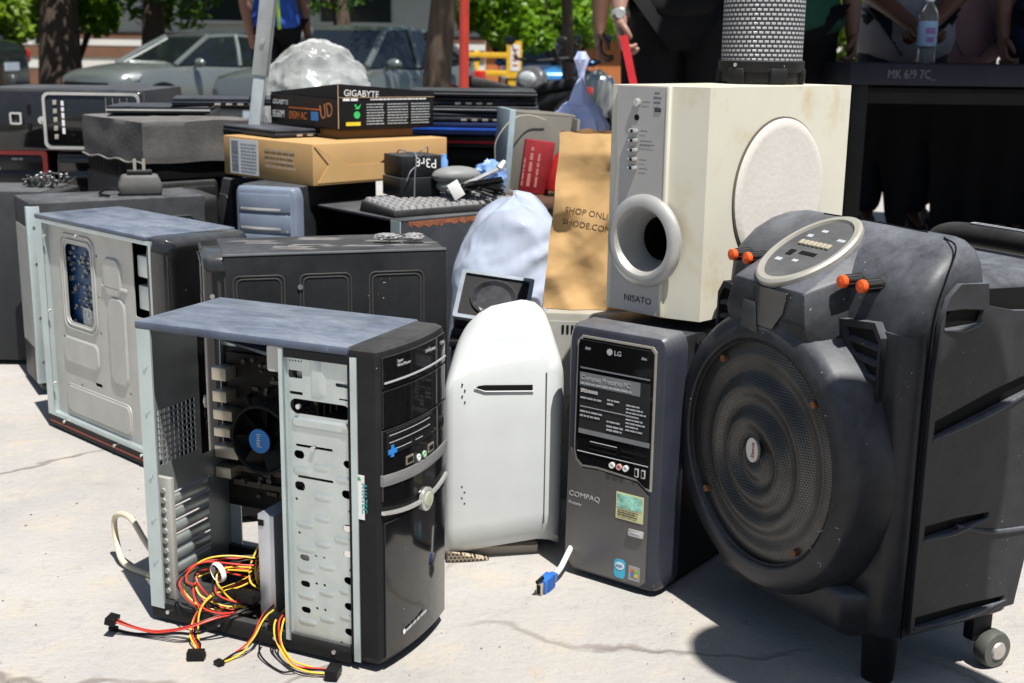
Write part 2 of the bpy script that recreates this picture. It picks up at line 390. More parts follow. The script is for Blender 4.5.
mb = MB(); mb.box(-2.65, -.9, -.2, -.03, 1.55, 1.68); mb.build('rail', YP, b2)
mb = MB(); mb.box(-.6, .7, -.06, 0, 0, 1.9); mb.build('door', mat('dark_door', (.05, .025, .015), .5), b2)
mb = MB(); mb.box(-2.9, 3.7, -.9, 5.2, 3.2, 3.4); mb.build('roof', WH, b2)
b3 = thing('white_building', 'white rendered wall of a building right of the orange shop front', 'building', (10.5, 36, -.5))
mb = MB(); mb.box(-6.2, 14, 0, 6, 0, 4.2); mb.build('wall', WH, b3)
mb = MB(); mb.box(-6.4, 14.2, -.3, 6.2, 4.2, 4.5); mb.build('roof', BR, b3)
for k in range(4):
    mb = MB(); mb.box(-4 + 4 * k, -2.4 + 4 * k, -.05, 0, 1.4, 2.9); mb.build('window', mat('dark_window', (.03, .035, .04), .1), b3)
fn = thing('fence', 'yellow painted rail fence on posts behind the red pole', 'fence', (-3.6, 23.5, -.5))
for k in range(6):
    mb = MB(); mb.box(k * .72 - .045, k * .72 + .045, -.045, .045, 0, 1.25, .01); mb.build('post', YP, fn)
for z in (.45, .80, 1.12):
    mb = MB(); mb.box(-.1, 3.7, -.075, -.046, z, z + .10, .006); mb.build('rail', YP, fn)
# yellow sign on a post
sg = thing('sign', 'small yellow sign board with a white notice on a yellow post', 'sign', (-.03, 22, -.5))
mb = MB(); mb.box(-.10, .10, -.03, .03, 0, 1.0); mb.build('post', YP, sg)
mb = MB(); mb.box(-.13, .13, -.05, -.03, .80, 1.42); bd = mb.build('board', YP, sg)
mb = MB(); mb.box(-.06, .09, -.056, -.05, .92, 1.36); mb.build('notice', M['white'], bd)
mb = MB()
for k in range(4): mb.box(-.03, .06, -.06, -.056, 1.0 + k * .085, 1.03 + k * .085)
mb.build('print_lines', mat('print_brick', (.45, .12, .08), .6), bd)

# ------------------------------------------------------------------ trees
BARK = mat('bark', (.085, .06, .045), .9, var=.45, scale=9, bump=.6, bscale=30, stretch=(3, 3, .5))
def leafmat(name, c): 
    m = mat(name, c, .45, var=.45, scale=4.0); nt = m.node_tree; b = nt.nodes['Principled BSDF']
    tr = nt.nodes.new('ShaderNodeBsdfTranslucent'); tr.inputs['Color'].default_value = (c[0] * 2.2, c[1] * 2.0, c[2] * .9, 1)
    ms = nt.nodes.new('ShaderNodeMixShader'); ms.inputs[0].default_value = .35
    out = nt.nodes['Material Output']; nt.links.new(b.outputs[0], ms.inputs[1]); nt.links.new(tr.outputs[0], ms.inputs[2]); nt.links.new(ms.outputs[0], out.inputs['Surface']); return m
LG = leafmat('bright_leaves', (.14, .27, .018)); LD = leafmat('dark_leaves', (.055, .125, .02)); LY = leafmat('yellow_green_leaves', (.15, .24, .02))
def crown(name, parent, mt, clumps, per, size, seed, long=1.8):
    rg = random.Random(seed); vs = []; fs = []
    for (cx, cy, cz, rx, rz) in clumps:
        for _ in range(per):
            while True:
                x, y, z = (rg.uniform(-1, 1) for _ in range(3)); q = x * x + y * y + z * z
                if .12 < q < 1: break
            c = Vector((cx + x * rx, cy + y * rx, cz + z * rz)); a = Vector((rg.gauss(0, 1), rg.gauss(0, 1), rg.gauss(-.2, .7))).normalized()
            s = a.orthogonal().normalized(); s = (Matrix.Rotation(rg.uniform(0, 6.28), 3, a) @ s); k = size * rg.uniform(.6, 1.3); o = len(vs)
            vs += [c - a * k * long * .5, c + s * k * .42, c + a * k * long * .5, c - s * k * .42]; fs.append([o, o + 1, o + 2, o + 3])
    mb = MB(); mb.add(vs, fs); return mb.build(name, mt, parent, smooth=0, recalc=False)
def tree(label, loc, r, top, lean, spread, mt, seed, per=560, size=.095, nc=11, low=2.2, name='broadleaf_tree'):
    t = thing(name, label, 'tree', loc, 0, None); rg = random.Random(seed)
    mb = MB(); P = spline([(0, 0, -.1), (lean * .3, 0, top * .35), (lean * .7, .05, top * .7), (lean, .1, top)], 6)
    mb.tube(P, [r * 1.35 if i == 0 else r * (1.1 - .55 * i / len(P)) for i in range(len(P))], 12)
    cl = []
    for k in range(nc):
        a = 2 * math.pi * k / nc + rg.uniform(-.3, .3); d = spread * rg.uniform(.3, 1); z = rg.uniform(low, low + 2.6)
        e = Vector((lean + d * math.cos(a), d * math.sin(a), z)); s = P[rg.randrange(len(P) // 2, len(P))]
        mb.tube(spline([s, (s + e) / 2 + Vector((0, 0, .25)), e], 4), [r * .42 * (1 - i / 10) for i in range(9)], 7)
        cl.append((e.x, e.y, e.z, spread * rg.uniform(.32, .5), spread * rg.uniform(.22, .36)))
    mb.build('trunk', BARK, t, recalc=False); crown('crown', t, mt, cl, per, size, seed); return t
tree('very thick dark tree trunk behind the bonnet of the silver green sedan', (-8.75, 24.5, -.5), .40, 4.2, .15, 3.2, LD, 1, low=2.6, size=.13)
tree('thick dark tree trunk standing behind the front silver sedan', (-7.4, 26, -.5), .25, 4.0, .2, 3.4, LD, 2, size=.13, low=2.6)
tree('brown tree with a leaning trunk beside the red pole', (-.62, 9.3, 0), .105, 2.8, .28, 2.2, LD, 3, low=1.95)
tree('slim tree behind the motorbikes, left of the man with the blue bag', (.62, 14.5, -.33), .075, 3.2, -.12, 1.7, LG, 4, low=2.5)
tree('leafy tree close to the far left, yellow green', (-4.9, 10.8, -.5), .07, 2.5, -.3, 1.3, LY, 5, low=1.5, size=.11, per=220)
tree('large dark tree behind the second silver car', (-3.3, 25, -.5), .19, 3.6, -.2, 3.4, LD, 6, size=.13, low=2.4)
def bush(label, loc, rx, h, mt, seed, name='bush', size=.115, per=480):
    t = thing(name, label, 'bush', loc); rg = random.Random(seed)
    mb = MB()
    for k in range(6):
        a = k * 1.05; mb.tube([(0, 0, 0), (rx * .4 * math.cos(a), rx * .4 * math.sin(a), h * .45), (rx * .6 * math.cos(a), rx * .6 * math.sin(a), h * .8)], [.05, .035, .015], 7)
    mb.build('stem', BARK, t, recalc=False)
    cl = [(rg.uniform(-rx, rx) * .75, rg.uniform(-.5, .5) * rx, h * rg.uniform(.45, .9), rx * .42, h * .22) for _ in range(9)]
    crown('foliage', t, mt, cl, per, size, seed); return t
bush('bright green bush in the sun in front of the orange shop', (1.0, 27, .2), 1.5, 2.0, LG, 11)
bush('bright green bush in the sun near the yellow sign', (-.35, 28, .55), 1.1, 1.8, LG, 12)
bush('yellow green bush right of the green shirt, behind the table', (7.6, 27, -.5), 1.5, 2.6, LY, 13)
bush('low green bush behind the left dark trunk', (-9.3, 27, .2), 1.0, 2.0, LG, 14)
bush('yellow green bush at the far left edge behind the dark car', (-8.9, 21, .1), .9, 1.5, LY, 15)

# ------------------------------------------------------------------ cars
GLASS = mat('dark_car_glass', (.012, .016, .018), .06, spec=.8); TYRE = mat('tyre', (.02, .02, .02), .8, dust=.2, dcol=DUST); RIM = mat('alloy', (.45, .45, .46), .3, metal=.8)
LAMP = mat('lamp_glass', (.55, .58, .6), .08, metal=.3); TAIL = mat('tail_lamp', (.55, .02, .015), .2)
def car(label, loc, rz, paint, suv=0.0, group='cars parked behind the pile'):
    t = thing('parked_car', label, 'car', loc, rz, group); Lc, w = 4.35, .88
    def sec(y, hw, zb, zbelt, ztop, crown=.03):
        h = [(hw * .86, zb), (hw * .98, zb + .12), (hw, zb + .30), (hw * .985, zbelt - .10), (hw * .93, zbelt - .01), (hw * .72, ztop), (hw * .35, ztop + crown)]
        return [(x, y, z) for x, z in h] + [(-x, y, z) for x, z in h[::-1]]
    s = suv
    S = [sec(.0, .60, .34, .70, .72), sec(.06, .76, .22, .78 + s, .81 + s), sec(.22, .84, .20, .84 + s, .87 + s), sec(.6, .88, .20, .90 + s, .93 + s), sec(1.15, .89, .20, .94 + s, .985 + s, .04), sec(1.5, .885, .20, .95 + s, .98 + s, .02),
         sec(2.4, .89, .20, .93 + s, .94 + s, .01), sec(3.4, .88, .20, .97 + s, .98 + s, .01), sec(3.85, .87, .22, 1.0 + s, 1.03 + s, .02), sec(4.2, .80, .26, .98 + s, 1.01 + s, .02), sec(4.33, .70, .36, .90 + s, .93 + s, .01), sec(4.36, .60, .42, .80 + s, .82 + s)]
    mb = MB(); mb.loft(S); body = mb.build('body', paint, t, smooth=45)
    zr = 1.44 + s * 1.2
    base = [(-.80, 1.12, .96 + s), (.80, 1.12, .96 + s), (.82, 2.4, .945 + s), (.80, 3.92, 1.01 + s), (-.80, 3.92, 1.01 + s), (-.82, 2.4, .945 + s)]
    top = [(-.56, 1.95, zr - .03), (.56, 1.95, zr - .03), (.60, 2.5, zr), (.54, 3.25, zr - .05), (-.54, 3.25, zr - .05), (-.60, 2.5, zr)]
    mb = MB(); mb.loft([base, top]); mb.build('windows', GLASS, t, smooth=0)
    mb = MB(); mb.loft([[(x * 1.02, y, z - .01) for x, y, z in top], [(x * 1.0, y, z + .03) for x, y, z in top], [(x * .8, 2.6 + (y - 2.6) * .8, z + .05) for x, y, z in top]]); mb.build('roof', paint, t, smooth=50)
    for sx in (1, -1):
        mb = MB()
        for a, b, r in ((base[1], top[1], .045), (base[2], top[2], .035), (base[3], top[3], .07)): mb.tube([(sx * a[0], a[1], a[2]), (sx * (a[0] + b[0]) / 2 * 1.02, (a[1] + b[1]) / 2, (a[2] + b[2]) / 2 + .01), (sx * b[0], b[1], b[2])], r, 8)
        mb.build('pillar', paint, t)
        mb = MB(); mb.hull([(sx * .64, .03, .68 + s), (sx * .80, .16, .70 + s), (sx * .82, .28, .80 + s), (sx * .62, .05, .77 + s), (sx * .875, .46, .84 + s), (sx * .87, .40, .74 + s), (sx * .55, .16, .7)], .01); mb.build('headlight', LAMP, t)
        mb = MB(); mb.box(sx * .80 - .09, sx * .80 + .09, 4.10, 4.30, .72 + s, .90 + s, .03); mb.build('tail_light', TAIL, t)
        mb = MB(); mb.ball((sx * 1.0, 1.45, 1.0 + s), .11, .07, .075); mb.tube([(sx * .86, 1.45, .93 + s), (sx * .96, 1.45, .98 + s)], .025, 6); mb.build('mirror', paint, t)
        mb = MB(); mb.box(sx * .895 - .012, sx * .895 + .012, 2.15, 2.35, .80 + s, .83 + s, .008); mb.box(sx * .895 - .012, sx * .895 + .012, 3.15, 3.35, .83 + s, .86 + s, .008); mb.build('door_handle', paint, t)
        for y in (.82, 3.48):
            mb = MB(); Mw = RIGHT((sx * .80, y, .32))
            mb.lathe([(.20, -.11), (.30, -.10), (.325, -.06), (.325, .06), (.30, .10), (.20, .11)], 28, Mw); wl = mb.build('wheel', TYRE, t)
            mb = MB(); mb.lathe([(.205, .0), (.205, .112 * sx), (.17, .118 * sx), (.06, .10 * sx), (0, .105 * sx)], 28, Mw, cap1=False); mb.build('rim', RIM, wl)
            mb = MB(); mb.lathe([(.385, sx * .075), (.385, sx * .092), (.33, sx * .094)], 28, Mw); mb.build('wheel_arch', M['dark'], body)
    mb = MB(); mb.box(-.60, .60, -.015, .12, .52, .69, .02); mb.box(-.62, .62, .02, .14, .24, .34, .02); mb.build('grille', M['dark'], t)
    mb = MB(); mb.box(-.24, .24, -.03, -.014, .40, .51); mb.build('number_plate', mat('pale_plate', (.55, .62, .72), .4), t)
    mb = MB(); mb.box(-.24, .24, 4.36, 4.375, .62 + s, .73 + s); mb.build('number_plate', mat('pale_plate', (.55, .62, .72), .4), t)
    return t
SIL = mat('silver_green_paint', (.21, .235, .23), .25, metal=.5, coat=.6, var=.05, scale=2); GRY = mat('grey_green_paint', (.17, .195, .19), .28, metal=.5, coat=.6, var=.05, scale=2); BLK = mat('dark_car_paint', (.02, .024, .028), .2, coat=.7, spec=.6); BLU = mat('blue_car_paint', (.05, .22, .50), .25, metal=.3, coat=.6)
car('silver green sedan parked at an angle, front left of the galvanised pole', (-6.75, 20, -.5), -39, SIL)
car('grey green car with its windscreen behind the clear plastic bag', (-3.05, 15.2, -.5), -25, GRY, .07)
car('dark car at the far left edge showing a red tail lamp', (-11.3, 17.6, -.5), -90, BLK, .28)
car('blue car parked behind the motorbikes', (.75, 26.2, -.5), 4, BLU)
car('dark car parked far behind, beyond the silver green sedan bonnet', (-8.4, 26.4, -.5), -60, BLK)

def motorbike(label, loc, rz, paint, trim):
    t = thing('motorbike', label, 'motorbike', loc, rz, 'motorbikes parked by the red pole')
    for y in (.12, 1.35):
        mb = MB(); Mw = RIGHT((0, y, .29)); mb.lathe([(.21, -.035), (.27, -.045), (.29, -.02), (.29, .02), (.27, .045), (.21, .035)], 28, Mw); wl = mb.build('wheel', TYRE, t)
        mb = MB(); mb.lathe([(.215, -.03), (.215, .03), (.20, .03), (.20, -.03)], 28, Mw, False, False)
        for k in range(5):
            a = 2 * math.pi * k / 5; mb.box(-.012, .012, -.012, .012, .03, .21, M=Matrix.Translation((0, y, .29)) @ Matrix.Rotation(a, 4, 'X'))
        mb.build('rim', RIM, wl)
    mb = MB(); mb.hull([(-.05, .30, .95), (.05, .30, .95), (-.18, .25, .85), (.18, .25, .85), (-.14, .18, .62), (.14, .18, .62), (-.10, .42, .40), (.10, .42, .40), (-.16, .40, .86), (.16, .40, .86)], .03, 3); mb.build('front_fairing', paint, t)
    mb = MB(); mb.hull([(-.17, .55, .35), (.17, .55, .35), (-.17, 1.45, .70), (.17, 1.45, .70), (-.12, 1.75, .80), (.12, 1.75, .80), (-.16, .60, .52), (.16, .60, .52), (-.15, 1.25, .42), (.15, 1.25, .42)], .03, 3); mb.build('rear_fairing', paint, t)
    mb = MB(); mb.hull([(-.10, .78, .70), (.10, .78, .70), (-.14, 1.2, .78), (.14, 1.2, .78), (-.11, 1.62, .88), (.11, 1.62, .88), (-.12, .85, .62), (.12, .85, .62), (-.12, 1.6, .78), (.12, 1.6, .78)], .025, 3); mb.build('seat', M['rubber'], t)
    mb = MB(); mb.tube([(-.34, .52, 1.02), (-.20, .40, 1.0), (0, .36, .98), (.20, .40, 1.0), (.34, .52, 1.02)], .017, 8); hb = mb.build('handlebar', M['rubber'], t)
    for s in (-1, 1):
        mb = MB(); mb.tube([(s * .24, .42, 1.0), (s * .30, .38, 1.16)], .008, 6); mb.ball((s * .32, .38, 1.20), .07, .02, .05); mb.build('mirror', M['gloss'], hb)
        mb = MB(); mb.tube([(s * .07, .12, .29), (s * .07, .26, .70)], .025, 8); mb.build('fork', RIM, t)
    mb = MB(); mb.ball((0, .205, .80), .11, .05, .08); mb.build('headlight', LAMP, t)
    mb = MB(); mb.box(-.07, .07, 1.74, 1.79, .74, .80, .01); mb.build('tail_light', TAIL, t)
    mb = MB(); mb.box(-.188, -.178, .70, 1.40, .50, .58, .003); mb.box(.178, .188, .70, 1.40, .50, .58, .003); mb.build('side_stripe', trim, t)
    mb = MB(); mb.box(-.12, .12, .45, 1.3, .22, .42, .04); mb.build('engine', mat('engine_grey', (.12, .12, .12), .5, metal=.5), t)
    mb = MB(); mb.hull([(-.06, -.12, .50), (.06, -.12, .50), (-.06, .10, .62), (.06, .10, .62), (-.06, .36, .50), (.06, .36, .50)], .01); mb.build('mudguard', paint, t)
    return t
mb = MB(); mb.box(-2.2, 3.4, 10.6, 17.2, -.5, -.33); o = mb.build('parking_strip', mat('paving_grey', (.20, .19, .18), .85, var=.25, scale=3), smooth=0); o['kind'] = 'structure'
motorbike('black motorbike with a red tail lamp right of the red pole', (-.95, 11.6, -.33), -118, mat('black_bike_paint', (.018, .018, .02), .25, coat=.5), M['chrome'])
motorbike('motorbike with a pale silver fairing beside the light blue bag', (1.05, 11.9, -.33), 112, mat('silver_bike_paint', (.50, .52, .52), .3, metal=.5), M['orange'])
motorbike('dark grey motorbike turned towards the camera behind the black motorbike', (.02, 13.6, -.33), -30, mat('white_bike_paint', (.10, .10, .11), .3, coat=.4), M['blue'])

# ------------------------------------------------------------------ shade tarpaulin and its poles
GALV = mat('galvanised_tube', (.50, .54, .55), .42, metal=.6, dust=.25, dcol=(.42, .42, .40), scale=18)
pl = thing('canopy_pole', 'leaning galvanised two stage canopy pole with a bolt, behind the black box', 'pole', (-.762, 3.32, 0))
q0, q1, qt = Vector((0, 0, 0)), Vector((.098, 0, .695)), Vector((.34, 0, 2.42))
def bar(mb, a, b, h, bev=.003):
    d = (b - a).normalized(); s = Vector((0, 1, 0)); u = d.cross(s); Mt = Matrix((u, s, d)).transposed().to_4x4(); Mt.translation = a; mb.box(-h, h, -h, h, 0, (b - a).length, bev, M=Mt)
mb = MB(); bar(mb, q0, q1 + (qt - q1) * .05, .0155); mb.build('lower_tube', GALV, pl)
mb = MB(); bar(mb, q1, qt, .0195); mb.build('upper_tube', GALV, pl)
p = q1 + (qt - q1) * .05
mb = MB(); mb.cyl(p + Vector((0, -.0195, 0)), p + Vector((0, -.026, 0)), .006, n=12); mb.build('bolt', M['screw'], pl)
mb = MB(); mb.box(-.06, .06, -.06, .06, 0, .006); mb.build('foot_plate', GALV, pl)
rp = thing('canopy_pole', 'bright red round canopy pole behind the stack of laptops', 'pole', (-.225, 5.55, 0))
mb = MB(); mb.cyl((0, 0, 0), (0, 0, 2.46), .021, n=18); mb.build('tube', mat('red_pole_paint', (.48, .03, .015), .4, dust=.1, dcol=DUST), rp)
mb = MB(); mb.cyl((0, 0, 0), (0, 0, .012), .07, n=20); mb.build('foot_plate', GALV, rp)
for k, (x, y) in enumerate(((3.9, 5.3), (3.6, 3.5))):
    pp = thing('canopy_pole', ('plain galvanised canopy pole at the back of the shaded side', 'plain galvanised canopy pole at the front of the shaded side')[k], 'pole', (x, y, 0))
    mb = MB(); mb.cyl((0, 0, 0), (0, 0, 2.45), .02, n=14); mb.build('tube', GALV, pp)
tp = [(.80, 3.45, 2.44), (3.6, 3.5, 2.46), (3.9, 5.3, 2.46), (.98, 5.25, 2.47)]  # out of view; edges placed to shade the people, not the bag
vs = []; fs = []; K = 14
for i in range(K + 1):
    for j in range(K + 1):
        u, v = i / K, j / K; q = Vector(tp[0]) * (1 - u) * (1 - v) + Vector(tp[1]) * u * (1 - v) + Vector(tp[2]) * u * v + Vector(tp[3]) * (1 - u) * v
        q.z += .25 * math.sin(math.pi * u) * math.sin(math.pi * v); vs.append(q)
for i in range(K):
    for j in range(K): a = i * (K + 1) + j; fs.append([a, a + K + 1, a + K + 2, a + 1])
mb = MB(); mb.add(vs, fs); mb.add([v + Vector((0, 0, -.004)) for v in vs], [f[::-1] for f in fs])
sc_ = thing('shade_canopy', 'unseen dark canopy sheet tied between the poles above the people', 'canopy', (0, 0, 0))
mb.build('sheet', mat('dark_tarpaulin', (.05, .055, .06), .7), sc_, recalc=False)
for a_, b_ in ((tp[0], (-.42, 3.32, 2.42)), (tp[3], (-.225, 5.55, 2.45))):
    mb = MB(); mb.tube([a_, b_], .004, 6); mb.build('cord', mat('cord_grey', (.3, .3, .28), .8), sc_)
# ================================================================== helpers for the pile
def tower(label, loc, rz, W, D, H, mshell, mfront, style=0, group=None, side_grooves=True, name='computer_tower', rx=0, ry=0):
    t = thing(name, label, 'computer tower', loc, rz, group, rx, ry)
    mb = MB(); mb.box(0, W, .03, D, .012, H, .004); sh = mb.build('case_shell', mshell, t)
    if side_grooves:
        mb = MB()
        for (a, b) in ((.06, .145), (.165, .255), (.275, .36)):
            for s in (0, 1):
                Ms = LEFT((-.0002, 0, 0)) if s == 0 else RIGHT((W + .0002, 0, 0)); f = (lambda y: -y) if s == 0 else (lambda y: y)
                o = rr(min(f(a), f(min(b, D - .02))), .05, max(f(a), f(min(b, D - .02))), H - .045, .012); mb.groove(o, .0020, Ms)
        mb.build('side_pressing', mshell, sh)
    rings = []
    for y, i in ((.034, 0), (.010, 0), (.003, .003), (-.001, .010)): rings.append([(i + (W - 2 * i) * px, y, .010 + i * .5 + (H - .012 - i) * pz) for px, pz in rr(0, 0, 1, 1, .06, 4)])
    mb = MB(); mb.loft(rings); fb = mb.build('front_bezel', mfront, t, smooth=40)
    for k in range(2 if style != 3 else 3):
        z = H - .06 - k * .048; mb = MB(); mb.box(.014, W - .014, -.004, .0, z, z + .042, .002); mb.build('drive_cover', mfront, fb)
    mb = MB(); mb.lathe([(.011, 0), (.011, .003), (0, .005)], 20, FRONT((W * .5, -.001, H * .42)), cap1=False); mb.build('power_button', M['chrome'], fb)
    mb = MB(); mb.box(W * .25, W * .4, -.003, 0, H * .34, H * .36); mb.box(W * .55, W * .7, -.003, 0, H * .34, H * .36); mb.build('usb_port', M['dark'], fb)
    mb = MB(); mb.box(.01, W - .01, D - .002, D + .001, .10, H - .06); mb.build('rear_plate', M['steel2'], t)
    mb = MB()
    for x in (.025, W - .025):
        for y in (.07, D - .06): mb.cyl((x, y, 0), (x, y, .014), .012, n=12)
    mb.build('foot', M['rubber'], t)
    return t
BLKS = M['case']; DUSTY = mat('dusty_black_case', (.02, .022, .025), .42, dust=.25, up=.55, dcol=(.33, .34, .36), specks=.8)

# big black tower, side on, behind the open one
t3 = tower('black tower turned side on, pressed squares on its side, tape scraps on top', (-.537, 2.108, 0), -73.7, .185, .392, .450, BLKS, M['gloss'], side_grooves=False)
sh = t3.children[0]
mb = MB()
for (a, b) in ((.045, .125), (.150, .232), (.262, .352)):
    for g in (0, .005): mb.groove(rr(a + g, .09 + g, b - g, .415 - g, .010), .0013, RIGHT((.1852, 0, 0)))
mb.build('side_pressing', mat('pressing_edge', (.05, .05, .05), .4), sh)
mb = MB(); mb.cyl((.185, .150, .395), (.1885, .150, .395), .0042, n=12); mb.cyl((.185, .012, .385), (.1875, .012, .385), .004, n=12); mb.build('screw', M['screw'], sh)
mb = MB(); mb.box(.1835, .1865, .03, .390, .4475, .4515, .001); mb.build('bright_edge', mat('worn_edge', (.20, .21, .22), .35, metal=.4), sh)
mb = MB()
for i in range(14):
    x, y = .03 + .13 * rnd.random(), .05 + .3 * rnd.random(); a = rnd.uniform(-.5, .5)
    mb.plate([(-rnd.uniform(.02, .05), -.004), (.03, -rnd.uniform(.002, .010)), (.045, .006), (-.02, rnd.uniform(.004, .012))], [], .0004, axes((x, y, .4502), (math.cos(a) * .2, 1, 0), (-1, .2, 0)))
mb.build('old_tape', mat('peeling_tape', (.20, .19, .185), .35, var=.4, scale=40), sh)
def crumple(name, label, cat, c, rx, ry, rz, mt, seed, amp=.35, fr=2.2, n=36, m=24, flat=False, group=None, parent=None, shape=None, fine=.0, box=1.0):
    vs = []; fs = []; off = Vector((seed * 3.1, seed * 1.7, seed * .9))
    for k in range(m + 1):
        ph = math.pi * k / m
        for i in range(n):
            t = 2 * math.pi * i / n; d = Vector((math.sin(ph) * math.cos(t), math.sin(ph) * math.sin(t), math.cos(ph)))
            if box < 1:
                d = Vector([math.copysign(abs(c_) ** box, c_) for c_ in d]); d = d / max(d.length, .75) if d.length > 1.15 else d
            q = 1 - abs(noise.noise(d * fr + off)) * amp * 1.6 + (abs(noise.noise(d * fr * 2.3 + off)) - .25) * amp * .5 + fine * (.3 - abs(noise.noise(d * fr * 4 + off))) * 1.6
            if shape: q *= shape(d)
            z = d.z * rz * q
            if flat: z = max(z, -rz * .92)
            vs.append((d.x * rx * q, d.y * ry * q, z))
    for k in range(m):
        for i in range(n): fs.append([k * n + i, (k + 1) * n + i, (k + 1) * n + (i + 1) % n, k * n + (i + 1) % n])
    mb = MB(); mb.add(vs, fs); o = mb.build(name, mt, parent, smooth=38, weld=True); o.location = c
    if label: tag(o, label, cat, group)
    return o
WTAPE = mat('crumpled_clear_tape', (.30, .30, .30), .5, var=.2, alpha=.8)
for k in range(2): pass
tpz = thing('tape_scrap', 'crumpled whitish tape bow on the dusty top of the side on black tower', 'tape', (-.19, 2.09, .4525))
crumple('wad', None, None, (-.022, 0, .008), .026, .012, .007, WTAPE, 3, .3, parent=tpz); crumple('wad', None, None, (.022, .004, .008), .020, .011, .008, WTAPE, 5, .3, parent=tpz)

# tower behind the steel sided one, flange showing
t2 = tower('dusty tower behind the steel sided one, power adapter standing on its top', (-.69, 2.916, 0), 121, .185, .42, .432, DUSTY, M['black'])
mb = MB(); mb.box(-.004, .012, .40, .428, .03, .425, .001); mb.build('rear_flange', M['steelflange'], t2)
mb = MB()
for z in (.08, .18, .30, .38): mb.cyl((-.003, .414, z), (-.0055, .414, z), .003, n=8)
mb.build('screw', M['screw'], t2)
ad = thing('power_adapter', 'dusty black power adapter with two metal prongs upright, left of the brown carton', 'power adapter', (-.865, 2.895, .4325), 18)
mb = MB(); mb.hull([(-.046, -.028, 0), (.046, -.028, 0), (-.046, .028, 0), (.046, .028, 0), (-.050, -.03, .022), (.050, -.03, .022), (-.050, .03, .022), (.050, .03, .022), (-.040, -.024, .046), (.040, -.024, .046), (-.04, .024, .046), (.04, .024, .046)], .006, 3); bo = mb.build('adapter_body', mat('dusty_adapter', (.041, .041, .038), .6, dust=.25, up=.3, dcol=DUST), ad)
mb = MB(); mb.box(-.028, .028, -.018, .018, .045, .056, .003); mb.build('plug_face', M['black'], bo)
for x in (-.010, .010):
    mb = MB(); mb.box(x - .0035, x + .0035, -.0012, .0012, .055, .082); mb.build('prong', M['tan'], ad)
mb = MB(); mb.tube(spline([(-.045, 0, .012), (-.075, -.004, .014), (-.09, -.03, .006), (-.07, -.055, .004)], 8), .0032, 8); mb.build('cord', M['bwire'], ad)

# far left tower, side on, with loose metal fittings on its top
t1 = tower('big matt black tower at the far left edge with metal fittings on top', (-1.095, 2.97, 0), 90, .19, .46, .427, mat('matt_black_case', (.022, .024, .028), .55, dust=.16, up=.55, dcol=(.38, .40, .40), specks=.6, scale=5), M['black'], side_grooves=False)
mf = thing('metal_fittings', 'handful of small dull metal fittings on top of the far left tower', 'fittings', (-1.145, 3.09, .4275))
mb = MB()
for i in range(46):
    x, y = rnd.uniform(-.055, .04), rnd.uniform(-.05, .05); z = rnd.uniform(.004, .030) * (1 - abs(x) * 8)
    a = Vector((rnd.gauss(0, 1), rnd.gauss(0, 1), rnd.gauss(0, .5))).normalized() * .012; c = Vector((x, y, max(.004, z)))
    mb.tube([c - a, c, c + a * .8 + Vector((0, 0, .004))], .0024, 6)
    if i % 3 == 0: mb.ball(c + Vector((0, 0, .006)), .006, n=8, m=6)
for i in range(3): mb.cyl((-.03 + .02 * i, -.03, .0), (-.03 + .02 * i, -.03, .024), .007, n=10)
mb.build('loose_fittings', mat('tarnished_fittings', (.16, .16, .16), .4, metal=.7, var=.8, scale=60), mf)

# rear left row: red trimmed tower, dark tower, tower lying on its side
tr = tower('tower with a bright red trim round its front, under the tower lying on its side', (-1.60, 3.68, 0), 0, .235, .42, .468, BLKS, mat('dark_glossy_front', (.03, .03, .033), .25), side_grooves=False)
mb = MB(); mb.plate(rr(.0, .012, .235, .467, .014), [rr(.014, .024, .221, .452, .010)], .012, FRONT((0, .006, 0))); mb.build('red_trim', mat('red_trim', (.62, .02, .025), .3, coat=.4), tr)
lines('print_lines', [(.055, .437, .03, .006), (.13, .437, .04, .006), (.085, .408, .02, .007)], FRONT((0, -.0045, 0)), M['greyprint'], tr)
tower('plain dark tower between the red trimmed one and the fabric covered box', (-1.345, 3.68, 0), 0, .175, .42, .466, BLKS, M['gloss'], side_grooves=False)
ly = tower('black tower lying on its side at the far left, silver rounded frame on its front', (-1.555, 3.60, .6445), 0, .175, .42, .50, mat('blue_black_case', (.018, .02, .03), .4, dust=.1, up=.5, dcol=DUST), M['gloss'], side_grooves=False, ry=90)
mb = MB(); mb.plate(rr(.008, .215, .168, .492, .018), [rr(.016, .223, .160, .484, .013)], .004, FRONT((0, -.0015, 0))); mb.build('silver_frame', M['chrome'], ly)
mb = MB(); mb.plate(rr(.0655, .120, .1005, .155, .005), [rr(.0715, .126, .0945, .149, .003)], .004, FRONT((0, -.003, 0))); mb.build('square_button_frame', M['chrome'], ly)
mb = MB()
for z in (.455, .435, .415, .395): mb.box(.022, .150, -.0048, -.0035, z - .0, z + .0012)
for k in range(5): mb.box(.03 + k * .024, .044 + k * .024, -.006, -.003, .245, .256, .001)
mb.build('port_row', M['tan'], ly)
lines('print_lines', [(.032, .268, .10, .008)], FRONT((0, -.0045, 0)), M['white'], ly)

